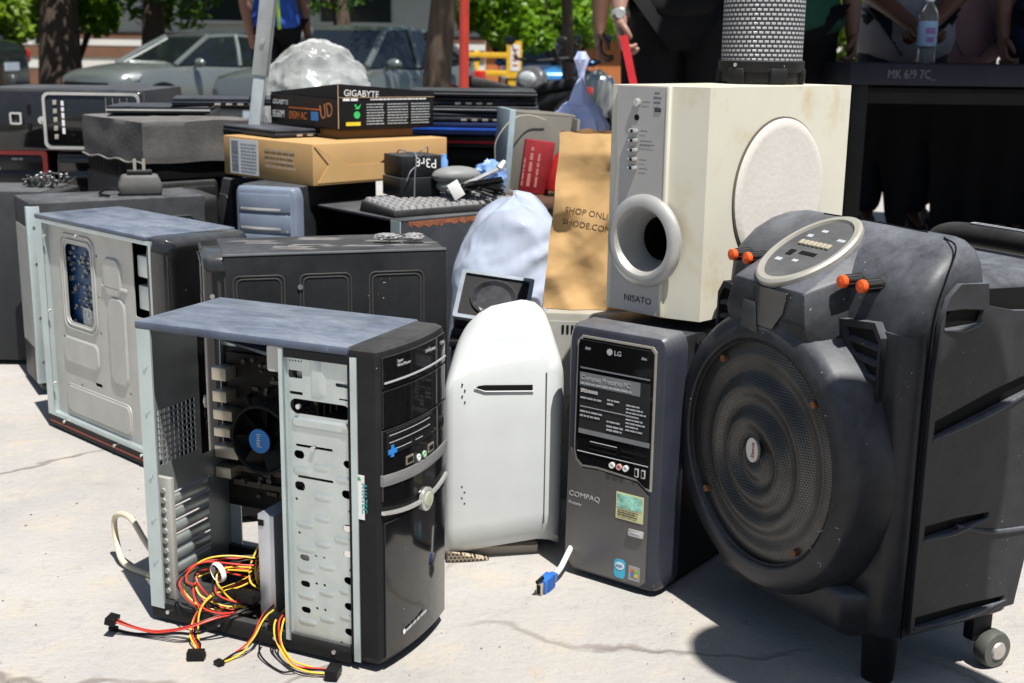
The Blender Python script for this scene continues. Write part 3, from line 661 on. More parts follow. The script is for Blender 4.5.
# towers under the fabric cover and under the carton
g6 = 'plain black towers under the upper boxes'
tower('dusty black tower under the left part of the fabric covered box', (-.92, 3.17, 0), 40, .19, .42, .432, DUSTY, M['black'])
tower('dusty black tower under the right part of the fabric covered box, beside the carton', (-.715, 3.24, 0), 40, .185, .42, .432, DUSTY, M['black'])
t5 = tower('tower with a blue grey front of wide bays, under the brown carton', (-.66, 2.95, 0), -20, .165, .42, .452, M['case'], mat('blue_grey_front', (.16, .20, .27), .4, dust=.12, dcol=DUST), style=3, side_grooves=False)
for z in (.395, .350, .302):
    mb = MB(); mb.box(.018, .125, -.0062, -.003, z, z + .006, .001); mb.build('bay_lip', M['chrome'], t5)
mb = MB()
for z in (.385, .35, .31): mb.cyl((.142, -.001, z), (.142, -.004, z), .0035, n=10)
mb.build('front_screw', M['screw'], t5)

# fabric covered box
fc = thing('covered_printer', 'box shaped printer under a black fabric dust cover', 'covered printer', (-.93, 3.15, .4335), 40)
FAB = mat('black_fabric', (.045, .043, .042), .9, dust=.35, up=.35, dcol=(.30, .29, .28), scale=10, bump=.3, bscale=90)
def cloth_box(w, d, h, z0, seed, nx=22, amp=.006):
    vs = []; fs = []; per = []
    for i in range(nx): per.append((w * i / nx, 0))
    for i in range(nx): per.append((w, d * i / nx))
    for i in range(nx): per.append((w - w * i / nx, d))
    for i in range(nx): per.append((0, d - d * i / nx))
    n = len(per); zs = [z0 + (h - z0) * k / 8 for k in range(9)]
    for k, z in enumerate(zs):
        for (x, y) in per:
            q = Vector((x * 9, y * 9, z * 14 + seed)); f = 1 if 0 < k else 1.4
            vs.append((x + amp * f * noise.noise(q), y + amp * f * noise.noise(q + Vector((7, 3, 1))), z + (.004 * noise.noise(q * 1.3) if k else .006 * noise.noise(q))))
    for k in range(8):
        for i in range(n): fs.append([k * n + i, k * n + (i + 1) % n, (k + 1) * n + (i + 1) % n, (k + 1) * n + i])
    b0 = len(vs)
    for s in (.97, .6, .2):
        for (x, y) in per: q = Vector((x * 9, y * 9, seed)); vs.append((w / 2 + (x - w / 2) * s, d / 2 + (y - d / 2) * s, h + .004 * noise.noise(q * 1.5) + (.003 if s < .9 else .002)))
    for k in range(3):
        p, q = (8 * n if k == 0 else b0 + (k - 1) * n), b0 + k * n
        for i in range(n): fs.append([p + i, p + (i + 1) % n, q + (i + 1) % n, q + i])
    fs.append([b0 + 2 * n + i for i in range(n)]); return vs, fs
mb = MB(); mb.add(*cloth_box(.305, .385, .148, .045, 3)); cv = mb.build('fabric_cover', FAB, fc, smooth=50)
mb = MB(); mb.box(.012, .293, .012, .373, .0, .12, .004); mb.build('printer_body', M['dark'], fc)
vs = []; fs = []; nn = 60
for i in range(nn + 1):
    u = i / nn; y = .385 * u; fold = .006 * math.sin(u * 95) * (.4 + .6 * noise.noise(Vector((u * 9, 0, 0))) ** 2 * 3)
    vs += [(.004 + fold * .4, y, .075), (.012 + fold, y, .004)]
for i in range(nn): fs.append([2 * i, 2 * i + 2, 2 * i + 3, 2 * i + 1])
mb = MB(); mb.add(vs, fs); mb.build('pleated_skirt', mat('black_skirt', (.02, .02, .02), .9), fc, recalc=False)
mb = MB(); mb.tube([(-.004, .385 * i / 20, .046 + .003 * math.sin(i)) for i in range(21)], .0028, 6); mb.build('hem', mat('grey_piping', (.20, .19, .18), .8), cv)
# thin laptops
LAP = mat('laptop_shell', (.018, .019, .024), .3, dust=.12, up=.45, dcol=(.32, .34, .38), specks=.5)
def laptop(label, loc, rz, w=.33, d=.23, h=.022, edge=None, group=None, shell=None, ports=True):
    t = thing('laptop', label, 'laptop', loc, rz, group); s = shell or LAP
    mb = MB(); mb.box(0, w, 0, d, .002, h * .58, .004); mb.build('base', s, t)
    mb = MB(); mb.box(.001, w - .001, .001, d, h * .62, h, .004); mb.build('lid', s, t)
    mb = MB(); mb.box(.012, w - .012, .004, d - .01, h * .56, h * .64); mb.build('gap_seal', M['dark'], t)
    if edge:
        mb = MB(); mb.box(-.0012, w + .0012, -.0015, .003, h * .40, h * .62, .001); mb.build('edge_trim', edge, t)
    if ports:
        mb = MB()
        for k in range(4): mb.box(w * .35 + k * .03, w * .35 + .016 + k * .03, -.0012, .004, h * .18, h * .42)
        mb.build('port', M['tan'], t)
    mb = MB()
    for x in (.02, w - .02):
        for y in (.02, d - .02): mb.cyl((x, y, 0), (x, y, .003), .006, n=8)
    mb.build('foot', M['rubber'], t)
    return t
laptop('thin dark laptop with a silver edge lying on the fabric cover', (-1.09, 3.38, .5885), 8, .27, .22, .022, M['chrome'], None, ports=False)
laptop('dark laptop with a row of ports at its edge, behind the galvanised pole', (-.92, 3.40, .6105), 12, .32, .21, .022, mat('blue_black_edge', (.05, .06, .09), .3, metal=.3), None)

# brown carton with label and slit
ct = thing('carton', 'flat brown cardboard carton with a white label and a slit flap', 'box', (-.47, 2.93, .4525), 45)
CARD = mat('cardboard', (.46, .28, .115), .75, var=.10, scale=5, bump=.08, bscale=30)
CARD2 = mat('dark_brown_cardboard', (.20, .11, .045), .8, var=.1)  # darker brown card, used for the tape strip and the tray
w, d, h = .42, .38, .098
mb = MB(); mb.box(.0, w, .0, d, .0, h, .003); bx = mb.build('box_body', CARD, ct)
def F(o, u): return axes(o, u, (0, 0, 1))
mb = MB(); mb.plate([(.012, .006), (.30, .006), (.30, .022), (.27, .030), (.27, .044), (.10, .044), (.065, .062), (.010, .092), (.004, .092), (.045, .048)], [], .0022, FRONT((0, -.0004, 0))); mb.build('flap', mat('cardboard_flap', (.50, .31, .13), .75, var=.08, scale=5), ct)
mb = MB(); mb.plate([(.20, .045), (.275, .045), (.275, .053), (.215, .053)], [], .0006, FRONT((0, -.0002, 0))); mb.build('slit', M['dark'], ct)
ML = LEFT((-.0002, 0, 0))
mb = MB(); mb.plate([(-.350, .006), (-.225, .006), (-.225, .092), (-.350, .092)], [], .0006, ML); lb = mb.build('shipping_label', M['label'], ct)
rows = []
for k in range(9): rows.append((-.300, .013 + k * .0083, .068, .0030))
lines('print_lines', rows, ML @ Matrix.Translation((0, 0, .0008)), mat('label_grey', (.30, .31, .33), .6), lb)
mb = MB()
for k in range(20): mb.box(-.342 + .0, -.312, .012 + k * .0038, .012 + k * .0038 + rnd.uniform(.0012, .0028), .0008, .001, M=ML)
mb.build('bar_code', mat('label_dark', (.16, .17, .19), .6), lb)
lines('faint_print', [(-.195, .070 - k * .013, .125, .006) for k in range(4)], ML @ Matrix.Translation((0, 0, .0004)), mat('faded_print', (.50, .38, .26), .7), ct)
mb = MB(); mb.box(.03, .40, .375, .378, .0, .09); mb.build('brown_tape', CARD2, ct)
laptop('battered black laptop between the brown carton and the black printed box', (-.585, 3.085, .551), 40, .17, .31, .020, None, None)
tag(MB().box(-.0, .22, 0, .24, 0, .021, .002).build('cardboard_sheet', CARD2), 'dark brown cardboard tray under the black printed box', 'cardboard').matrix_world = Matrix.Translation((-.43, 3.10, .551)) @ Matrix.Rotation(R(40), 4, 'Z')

# black printed motherboard box with its lid ajar
gb = thing('printed_box', 'black printed box with white, orange and yellow print and a raised lid', 'box', (-.428, 3.075, .5735), 40)
BK = mat('black_card', (.014, .013, .014), .32, var=.15, scale=6, specks=.4)
w, d, h = .285, .33, .078
mb = MB(); mb.box(0, w, 0, d, 0, h, .001); bx = mb.build('box_body', BK, gb)
mb = MB(); mb.hull([(-.001, -.001, h + .0005), (w + .001, -.001, h + .0005), (-.001, -.001, h + .033), (w + .001, -.001, h + .012), (-.001, d, h + .003), (w, d, h + .003), (-.001, d, h + .0005), (w, d, h + .0005)]); lid = mb.build('raised_lid', BK, gb, smooth=0)
mb = MB(); mb.tube([(-.002, -.002, .004), (-.002, -.002, .075), (-.002, -.002, .110)], .0013, 6); mb.tube([(0, -.0015, h), (w, -.0015, h - .001)], .0007, 5); mb.build('worn_edge', mat('worn_card_edge', (.42, .30, .18), .7), gb)
PO = mat('orange_print', (.62, .16, .03), .5); PW = mat('white_print_card', (.72, .72, .72), .5); PB = mat('blue_print', (.06, .22, .60), .5); PY = mat('yellow_print', (.70, .55, .03), .5); PG = mat('green_print', (.04, .50, .12), .5)
FR_ = FRONT((0, -.0006, 0)); LF_ = LEFT((-.0006, 0, 0))
mb = MB(); mb.plate([(-.33, .02), (-.14, .006), (-.002, .004), (-.002, .074), (-.12, .074), (-.33, .074)], [], .0003, LF_); mb.build('warm_print', mat('brown_black_print', (.035, .022, .016), .35, var=.4, scale=8), bx)
text('lettering', 'GIGABYTE', .022, FRONT((.014, -.0016, h + .0045)) @ Matrix.Rotation(R(-3), 4, 'Z'), PW, lid)
text('lettering', 'GIGABYTE', .017, LF_ @ Matrix.Translation((-.318, .052, .0006)), PW, gb)
text('lettering', 'B560M', .027, LF_ @ Matrix.Translation((-.320, .018, .0006)), PW, gb, sx=.80)
text('lettering', 'DS3H AC', .027, LF_ @ Matrix.Translation((-.236, .018, .0006)), PO, gb, sx=.80)
mb = MB(); mb.box(-.128, -.094, .018, .040, .0003, .0007, M=LF_); bq = mb.build('blue_square', PB, gb)
lines('print_lines', [(-.236, .044, .15, .0035)], LF_ @ Matrix.Translation((0, 0, .0006)), PO, gb)
text('lettering', 'UD', .050, LF_ @ Matrix.Translation((-.082, .022, .0006)) @ Matrix.Rotation(R(12), 4, 'Z'), mat('copper_print', (.50, .22, .10), .4, metal=.3), gb, sx=.85)
lines('print_lines', [(.012, h - .008, .05, .006), (.092, h - .007, .17, .0035)], FR_ @ Matrix.Translation((0, 0, .0006)), PW, gb)
mb = MB(); mb.box(.020, .062, .010, .019, .0003, .0008, M=FR_); mb.build('yellow_print', PY, gb)
mb = MB(); mb.lathe([(.009, 0), (.009, .0004)], 18, FR_ @ Matrix.Translation((.052, .036, .0003))); mb.plate([(.046, .050), (.052, .054), (.064, .062), (.058, .050)], [], .0005, FR_ @ Matrix.Translation((0, 0, .0003))); mb.plate([(.052, .050), (.044, .060), (.050, .062)], [], .0005, FR_ @ Matrix.Translation((0, 0, .0003))); mb.build('green_emblem', PG, gb)
rows = []
for c, (x, ww) in enumerate(((.080, .052), (.142, .062), (.214, .058))):
    for k in range(8): rows.append((x, .012 + k * .0068, ww, .0028))
lines('print_lines', rows, FR_ @ Matrix.Translation((0, 0, .0006)), mat('pale_print', (.34, .36, .37), .5), gb)

# clear plastic bag behind it on a plain tower
tower('plain black tower behind the black printed box, under the clear plastic bag', (-.74, 3.66, 0), 0, .30, .30, .452, BLKS, M['black'], side_grooves=False)
CLEAR = mat('clear_plastic_film', (.80, .82, .80), .22, var=.1, alpha=.30, bump=.7, bscale=22, spec=.8)
bg = crumple('plastic_bag', 'crumpled clear whitish plastic bag bulging up behind the black printed box', 'plastic bag', (-.60, 3.80, .6245), .175, .13, .172, CLEAR, 9, .12, 2.3, 100, 64, flat=True, fine=.028, shape=lambda d: 1 - .16 * max(0, d.z) * max(0, -d.x))
crumple('white_filling', None, None, (.02, 0, -.08), .10, .07, .06, mat('white_foam', (.72, .72, .70), .7), 4, .25, parent=bg)

# tower with keyboard, black box, mouse, cable tangle
t4 = thing('desktop_computer', 'wide dark computer case with a rust marked edge under the keyboard', 'desktop computer', (-.245, 2.70, 0), 40)
mb = MB()
mb.box(0, .30, 0, .004, .0, .404, .001); mb.box(.296, .30, 0, .42, 0, .404, .001); mb.box(0, .30, .416, .42, 0, .404); mb.box(0, .30, 0, .42, .400, .406, .001); mb.box(0, .30, 0, .42, 0, .006); mb.box(0, .004, 0, .42, 0, .25)
mb.build('case_shell', mat('blue_black_steel', (.018, .022, .032), .4, dust=.14, up=.5, dcol=DUST), t4)
mb = MB(); mb.box(-.002, .0, .0, .036, .25, .404); mb.box(-.0015, .0, .36, .42, .25, .404); mb.build('corner_post', M['steelflange'], t4)
mb = MB()
for k in range(26):
    x = .02 + k * .0108; mb.plate([(x, .385 + .010 * rnd.random()), (x + .010, .386 + .008 * rnd.random()), (x + .011, .402), (x, .402)], [], .0004, FRONT((0, -.0002, 0)))
mb.build('rust_edge', mat('rust_marks', (.22, .075, .035), .8, var=.5, scale=80), t4)
mb = MB(); mb.box(.05, .28, .06, .40, .02, .30); mb.build('inner_drive', M['dark'], t4)
kb = thing('keyboard', 'black computer keyboard with worn grey keys on the dark computer case', 'keyboard', (-.262, 2.735, .4065), 38)
mb = MB(); mb.hull([(0, 0, 0), (.37, 0, 0), (0, .15, 0), (.37, .15, 0), (.004, .004, .014), (.366, .004, .014), (.004, .146, .026), (.366, .146, .026)], .003); mb.build('base', M['black'], kb)
mb = MB()
for r_ in range(6):
    for c in range(18):
        x, y = .010 + c * .0195, .012 + r_ * .0222; z = .0135 + y * .082; mb.hull([(x, y, z), (x + .017, y, z), (x, y + .018, z + .0015), (x + .017, y + .018, z + .0015), (x + .0025, y + .003, z + .007), (x + .0145, y + .003, z + .007), (x + .0025, y + .015, z + .008), (x + .0145, y + .015, z + .008)])
kk = mb.build('keys', mat('worn_grey_keys', (.22, .22, .22), .5, dust=.4, up=.3, dcol=DUST, var=.3, scale=60), kb, smooth=0); kk['kind'] = 'stuff'
bb = thing('tied_box', 'small black box tied with cord, white handwriting upside down on its side', 'box', (-.262, 2.875, .434), 30)
mb = MB(); mb.box(0, .105, 0, .10, .0, .046, .003); mb.build('lower_box', M['case'], bb); mb = MB(); mb.box(.003, .107, .001, .098, .047, .096, .003); ub = mb.build('upper_box', M['case'], bb)
text('lettering', 'P3r8', .030, axes((.094, -.0006, .086), (-1, 0, .12), (0, 0, -1)), M['white'], ub)
mb = MB(); mb.tube(spline([(.035, -.002, 0), (.036, -.003, .05), (.04, -.002, .097), (.045, .05, .100), (.04, .1, .097), (.04, .102, .03)], 8), .0017, 6); mb.tube(spline([(.04, 0, .098), (.055, -.01, .112), (.075, .01, .114), (.085, .03, .100)], 8), .0014, 6); mb.tube(spline([(.036, -.003, .07), (.02, -.012, .06), (.012, -.01, .04)], 6), .0013, 6); mb.build('cord', mat('grey_cord', (.18, .19, .21), .5), bb)
ms = thing('handset', 'grey rounded handset with a white tag, right of the tied black box', 'handset', (-.135, 2.93, .438), 20)
mb = MB(); mb.ball((0, 0, .045), .060, .035, .022, 20, 12); mb.ball((0, 0, .022), .050, .03, .020, 20, 12); mb.build('shell', mat('grey_handset', (.17, .18, .17), .45, dust=.3, up=.3, dcol=DUST), ms)
mb = MB(); mb.box(-.022, .006, -.060, -.0585, .005, .045, .0005, M=Matrix.Rotation(R(-30), 4, 'Y')); mb.build('paper_tag', M['label'], ms)
mb = MB(); mb.tube([(-.03, -.03, .01), (.03, -.035, .035), (.10, -.02, .062)], .006, 8); mb.tube([(.10, -.02, .062), (.112, -.02, .078)], [.012, .006], 8); mb.build('stylus_arm', mat('silver_arm', (.45, .46, .48), .35, metal=.6), ms)
cb = thing('cable_tangle', 'tangle of thin black cables at the right end of the keyboard', 'cable', (-.09, 2.93, .435))
mb = MB()
for k in range(7):
    P = [(rnd.uniform(-.06, .07), rnd.uniform(-.06, .06), rnd.uniform(.004, .045)) for _ in range(6)]; mb.tube(spline(P, 8), .0032, 6)
mb.build('strands', M['bwire'], cb)
crumple('blue_plastic_sheet', 'crumpled light blue plastic sheet behind the cable tangle', 'plastic sheet', (-.062, 3.09, .462), .048, .035, .045, mat('light_blue_film', (.22, .36, .68), .4, bump=.2), 12, .5, 1.7)
bt = thing('blue_tube', 'small upright light blue tube behind the grey handset', 'tube', (-.172, 3.06, .436)); mb = MB(); mb.lathe([(.009, 0), (.010, .004), (.010, .07), (.007, .075), (.007, .085), (0, .086)], 16, cap1=False); mb.build('tube', mat('pale_blue_plastic', (.16, .34, .66), .35), bt)
mb = MB(); mb.lathe([(.011, .0), (.011, .006)], 16); mb.build('cap', M['label'], bt)

# brown cabinet with the grey open case, red boxes
cbn = thing('cabinet', 'low dark brown wooden cabinet carrying the grey open case', 'cabinet', (-.105, 3.03, 0)); WD = mat('dark_brown_wood', (.085, .045, .028), .55, var=.3, scale=6, stretch=(1, 1, 8))
mb = MB(); mb.box(0, .40, .012, .5, .02, .395); mb.build('carcass', WD, cbn)
mb = MB(); mb.box(-.006, .406, 0, .506, .395, .412, .003); mb.build('top', WD, cbn)
for x in (.01, .205):
    mb = MB(); mb.box(x, x + .185, .004, .012, .03, .385, .002); dd = mb.build('door', WD, cbn); mb = MB(); mb.ball((.19 if x < .1 else .21, -.004, .25), .008, n=10, m=8); mb.build('knob', M['tan'], dd)
gc = thing('open_case', 'grey beige open computer case standing on the cabinet, loose wire over its edge', 'computer case', (-.022, 3.20, .412), 12, None, 0, 4)
GB_ = mat('grey_beige_metal', (.17, .16, .135), .5, dust=.1, dcol=DUST)
mb = MB(); mb.box(.012, .172, .050, .058, .0, .205, .002); mb.box(.0, .18, .05, .20, .200, .208, .002); mb.box(.172, .18, .0, .2, 0, .2, .002); mb.box(0, .18, 0, .20, 0, .006); mb.build('case_shell', GB_, gc)
mb = MB(); mb.box(-.006, .010, -.002, .16, .0, .212, .002); mb.build('front_edge', mat('pale_blue_grey_edge', (.28, .36, .40), .45), gc)
mb = MB(); mb.cyl((.155, .049, .15), (.155, .046, .15), .007, n=14); mb.build('round_hole', M['dark'], gc)
mb = MB(); mb.tube(spline([(-.03, .01, .07), (-.035, .0, .13), (.0, .0, .185), (.05, .03, .20), (.10, .04, .19)], 8), .0016, 6); mb.build('loose_wire', mat('pale_wire', (.40, .38, .30), .5), gc)
REDB = mat('dark_red_card', (.24, .015, .02), .45, var=.2, scale=20)
rb = thing('book', 'dark red book with pale lettering on its cover, leaning inside the grey case', 'book', (.012, 3.172, .4185), 6, None, 0, 7)
mb = MB(); mb.box(0, .075, 0, .030, 0, .135, .002); mb.build('cover', REDB, rb); lines('print_lines', [(.0, .010, .10, .008), (.0, -.008, .085, .006), (.0, .028, .07, .004)], axes((.034, -.0008, .018), (0, 0, 1), (-1, 0, 0)), mat('faded_red_print', (.42, .16, .14), .6), rb)
rb = thing('red_bottle', 'bright red slanted bottle beside the dark red book', 'bottle', (.098, 3.165, .4245), 0, None, 0, 16)
mb = MB(); mb.lathe([(.020, 0), (.022, .004), (.022, .085), (.012, .105), (.010, .120)], 20); mb.build('body', mat('red_plastic_bottle', (.45, .02, .02), .3), rb); mb = MB(); mb.lathe([(.012, .118), (.012, .140), (0, .142)], 16, cap1=False); mb.build('cap', M['bwire'], rb)

# dark block with the stack of laptops
tower('black tower under the stack of laptops', (-.31, 3.60, 0), 0, .40, .40, .496, BLKS, M['black'], side_grooves=False)
z = .4975
spec = [('black laptop with a red line along its edge, bottom of the laptop stack', mat('red_line', (.50, .02, .03), .35), .034, None), ('thick blue edged laptop, second from the bottom of the stack', mat('blue_edge', (.02, .08, .42), .3), .036, mat('blue_black_shell', (.012, .02, .07), .3)),
        ('black laptop lying on the blue edged one in the stack', None, .024, None), ('grey edged laptop in the middle of the stack', mat('grey_edge', (.20, .21, .22), .35), .020, None), ('black laptop second from the top of the stack', None, .022, None), ('topmost black laptop of the stack, scratched lid', mat('dull_edge', (.10, .10, .11), .4), .020, None)]
for k, (lb, ed, hh, shl) in enumerate(spec):
    laptop(lb, (-.29 + rnd.uniform(-.012, .012), 3.57 + rnd.uniform(-.012, .012), z), rnd.uniform(-4, 4), .36, .26, hh, ed, 'laptops stacked behind the grey case', shl, ports=k in (2, 4)); z += hh + .0008

# blue white plastic bag with a loudspeaker box
FILM = mat('blue_white_film', (.60, .68, .83), .20, var=.16, scale=8, alpha=.62, bump=.45, bscale=20, spec=.7, stretch=(1.4, 1, .35))
vs = []; fs = []; NB, MBk = 150, 110; gp = Vector((.135, -.125, .44))
for k in range(MBk + 1):
    u = k / MBk; z = .485 * min(1, u * 1.25) if u < .8 else .485; ph = max(0, (z - .30) / .185)
    rad = math.sqrt(max(0, 1 - ph ** 2.4)) * .93 + .07 if u < .8 else .07 * (1 - (u - .8) / .2) + .0005
    for i in range(NB):
        t = 2 * math.pi * i / NB; c, s_ = math.cos(t), math.sin(t); e = .72
        x = .108 * rad * math.copysign(abs(c) ** e, c) + .012 * ph; y = .125 * rad * math.copysign(abs(s_) ** e, s_)
        zz = z + (.012 * math.sin(3 * t + .5) + .02 * c * .4) * ph * ph
        p = Vector((x, y, zz)); q = p - gp; th = math.atan2(q.z, -q.x + .35 * q.y); d = q.length
        f = 1.2 - 2.4 * math.sqrt(.02 + math.sin(th * 6 + 1.6 * noise.noise(p * 7)) ** 2) + .8 * math.sqrt(.02 + math.sin(th * 11 + 1 + 1.2 * noise.noise(p * 9)) ** 2)
        amp = .0042 * min(1, d / .06) * max(0, 1 - d / .30) * (1 if y < .03 else .4) + .0016 * noise.noise(p * 40)
        n_ = Vector((c, s_, .7 * ph)).normalized(); p += n_ * amp * f + n_ * .010 * noise.noise(p * 11) + n_ * (.30 - abs(noise.noise(p * 15))) * .009 + n_ * (.3 - abs(noise.noise(p * 34))) * .003; p.z = max(0, p.z); vs.append(p)
for k in range(MBk):
    for i in range(NB): fs.append([k * NB + i, k * NB + (i + 1) % NB, (k + 1) * NB + (i + 1) % NB, (k + 1) * NB + i])
mb = MB(); mb.add(vs, fs); pb = mb.build('plastic_bag', FILM, smooth=50); pb.location = (-.012, 2.445, 0); tag(pb, 'shiny blue white plastic bag leaning behind the white desktop case', 'plastic bag')
bx = thing('speaker_driver', 'square dark loudspeaker driver with a pale frame, propped against the blue white bag', 'speaker', (-.036, 2.272, .300), -4, None, 38, 7)
mb = MB(); mb.plate(rr(-.066, -.056, .066, .056, .004), [], .030, Matrix.Identity(4)); mb.build('box', mat('matt_black_box', (.008, .008, .009), .5), bx)
mb = MB(); mb.plate(rr(-.068, -.058, .068, .058, .004), [rr(-.060, -.050, .060, .050, .003)], .008, Matrix.Translation((0, 0, .028))); mb.build('frame', mat('pale_steel_frame', (.20, .23, .26), .35, metal=.3), bx)
mb = MB(); mb.lathe([(.044, .0), (.044, .004), (.040, .005), (.020, -.008), (.014, -.004), (0, -.002)], 32, Matrix.Translation((0, 0, .031)), cap1=False); mb.build('cone', M['gloss'], bx)
cr_ = thing('crate', 'low dark crate between the white case and the blue white bag', 'crate', (-.112, 2.225, 0), 0)
mb = MB(); mb.box(0, .15, 0, .085, 0, .262, .003); mb.build('body', M['dark'], cr_); mb = MB(); mb.box(-.003, .153, -.003, .088, .24, .252, .001); mb.build('rim', M['black'], cr_)

# kraft paper bag
kf = thing('paper_bag', 'tall creased brown paper shopping bag with printed words', 'paper bag', (.052, 2.115, .336), -4)
KR = mat('kraft_paper', (.58, .365, .16), .7, var=.10, scale=9, bump=.2, bscale=45)
def kraft(w, d, h, n=44):
    kr = random.Random(19); folds = []
    for _ in range(26):
        a = kr.uniform(-1.2, 1.2) if kr.random() < .7 else kr.uniform(-.3, .3) + 1.57
        folds.append((kr.uniform(0, w), kr.uniform(0, h), math.cos(a), math.sin(a), kr.uniform(.02, .055), kr.uniform(.04, .10), kr.choice((-1, 1, 1)) * kr.uniform(.004, .011)))
    def crease(x, z):
        s = 0
        for fx, fz, ca, sa, wd, ln, am in folds:
            u = (x - fx) * ca + (z - fz) * sa; v = -(x - fx) * sa + (z - fz) * ca
            s += am * max(0, 1 - abs(v) / wd) * max(0, 1 - abs(u) / ln)
        return s
    per = []; vs = []; fs = []
    for i in range(n): per.append((w * i / n, 0))
    for i in range(8): per.append((w, d * i / 8))
    for i in range(n): per.append((w - w * i / n, d))
    for i in range(8): per.append((0, d - d * i / 8))
    N = len(per); m = 64
    for k in range(m + 1):
        z = h * k / m
        for (x, y) in per:
            q = Vector((x * 16, y * 16, z * 14)); c = crease(x, z) - .02 * (z / h) * (1 if y < d / 2 else -1) * -1 * .6
            tap = 1 - .28 * (z / h) if y > d / 2 else 1
            side = (1 if y >= d * .98 else -1 if y <= d * .02 else 0)
            vs.append((x + .024 * (z / h) * (1 - x / w) + (.004 * noise.noise(q + Vector((5, 1, 2)))), y * tap + (0 if side == 0 else side * c) + .02 * (z / h), z + (.006 * noise.noise(Vector((x * 30, y * 30, 3))) if k == m else 0)))
    for k in range(m):
        for i in range(N): fs.append([k * N + i, k * N + (i + 1) % N, (k + 1) * N + (i + 1) % N, (k + 1) * N + i])
    fs.append(list(range(N))[::-1]); return vs, fs
mb = MB(); mb.add(*kraft(.20, .105, .300)); kb_ = mb.build('bag_body', KR, kf, smooth=28)
PBR = mat('brown_ink', (.12, .07, .035), .7)
bv = bvh_of(kb_)
for wd_, pz, px_ in (('SHOP ONLINE', .168, .034), ('SHODE.COM', .147, .030)):
    to = text('lettering', wd_, .0145, axes((px_, -.03, pz), (1, 0, -.16), (.16, 0, 1)), PBR, kf, thick=0)
    for v in to.data.vertices:
        hit = bv.ray_cast(Vector((v.co.x, -.1, v.co.z)), Vector((0, 1, 0)))
        if hit[0] is not None: v.co.y = hit[0].y - .0005
# ================================================================== open black tower in front
W, D, H = .175, .362, .42
pc = thing('open_computer_tower', 'black computer tower with its side panel off, wires spilling out in front', 'computer tower', (-.157, 1.437, 0), 65.7)
# top cover: thin folded sheet with lips
mb = MB(); mb.box(-.003, W + .003, .043, D + .004, .410, .4215, .003); mb.build('top_cover', M['sky_topdust'], pc)
# bottom
mb = MB(); mb.box(.004, W, .046, D, .010, .016); mb.box(-.001, .012, .046, D + .002, .006, .030, .002); mb.box(W - .010, W + .001, .046, D + .002, .006, .030, .002)
for y in (.085, .30):
    for x in (.02, W - .03): mb.cyl((x, y, 0), (x, y, .011), .011, n=14)
mb.build('base_tray', M['black'], pc)
mb = MB()
for y in (.07, .16, .25, .335): mb.cyl((-.0015, y, .018), (-.004, y, .018), .0028, n=10)
mb.build('screw', M['screw'], pc)
# rear frame posts
mb = MB(); mb.box(-.001, .016, D - .0035, D + .001, .022, .411)          # inner flange facing front
mb.box(-.0025, .0005, D - .021, D + .001, .022, .411)
mb.box(W - .0005, W + .0015, D - .021, D + .001, .022, .411)
for z in (.36, .30, .21, .15, .09): mb.cyl((-.003, D - .011, z), (-.0045, D - .011, z), .0025, n=8)
mb.build('rear_post', M['steelflange'], pc)
# rear panel: fan grille above, slot covers below, port opening
holes = [rr(.115, .205, .165, .385, .003)]
for i in range(9):
    for j in range(9):
        cx, cz = .026 + i * .0088, .215 + j * .0088
        holes.append(rr(cx, cz, cx + .0068, cz + .0068, .0012, 1))
for k in range(7): holes.append(rr(.028, .0445 + k * .0205, .128, .0475 + k * .0205, .001, 1))
mb = MB(); mb.plate(rr(.0, .016, W, .411, .001, 1), holes, .0012, axes((0, D - .001, 0), (1, 0, 0), (0, 0, 1)))
MP = axes((0, D - .0024, 0), (1, 0, 0), (0, 0, 1))
mb.build('rear_panel', mat('shade_darkened_steel', (.34, .37, .37), .5, metal=.7, dust=.1), pc)  # galvanised sheet, its colour darkened for the shaded inside
mb = MB()
for k in range(6): mb.pad(rr(.030, .0490 + k * .0205, .126, .0640 + k * .0205, .003, 3), .0022, .003, MP)
for k in range(7): mb.box(.018, .026, D - .010, D - .002, .044 + k * .0205, .056 + k * .0205, .001)
mb.build('slot_cover', M['steel'], pc)
mb = MB(); mb.box(.012, .020, D - .030, D - .003, .030, .205, .001)
for k in range(11): mb.cyl((.010, D - .018, .042 + k * .0145), (.024, D - .018, .042 + k * .0145), .0036, n=8)
mb.build('card_clip_bar', M['steel2'], pc)
# board tray on the far side, open above and below it
mb = MB(); mb.plate([(.055, .112), (D - .002, .112), (D - .002, .352), (.055, .352)], [rr(.20, .315, .235, .34, .005)], .0015, axes((W - .002, 0, 0), (0, 1, 0), (0, 0, 1)))
mb.box(W - .008, W, .05, D, .016, .05); mb.box(W - .010, W - .001, .05, D, .396, .409); mb.box(W - .006, W - .001, .17, .19, .016, .112); mb.box(W - .006, W - .001, .27, .285, .016, .112)
mb.build('board_tray', M['case'], pc)
mbd = MB(); mbd.box(W - .0085, W - .0065, .105, D - .012, .125, .345)
board = mbd.build('motherboard', M['pcb'], pc)
mb = MB()
for (y, z, h, dpt) in ((.345, .318, .026, .022), (.343, .285, .022, .018), (.340, .258, .020, .026), (.342, .232, .018, .022), (.335, .203, .024, .030), (.340, .172, .022, .018)):
    mb.box(W - .034, W - .009, y + .004 - dpt * .7, D - .004, z - h * .36, z + h * .36, .001)
mb.build('port_block', M['tan'], board)
mb = MB()
for i in range(46):
    y, z = rnd.uniform(.12, .33), rnd.uniform(.13, .34)
    r = rnd.uniform(.002, .005); mb.cyl((W - .0085, y, z), (W - .0085 - rnd.uniform(.005, .014), y, z), r, n=8)
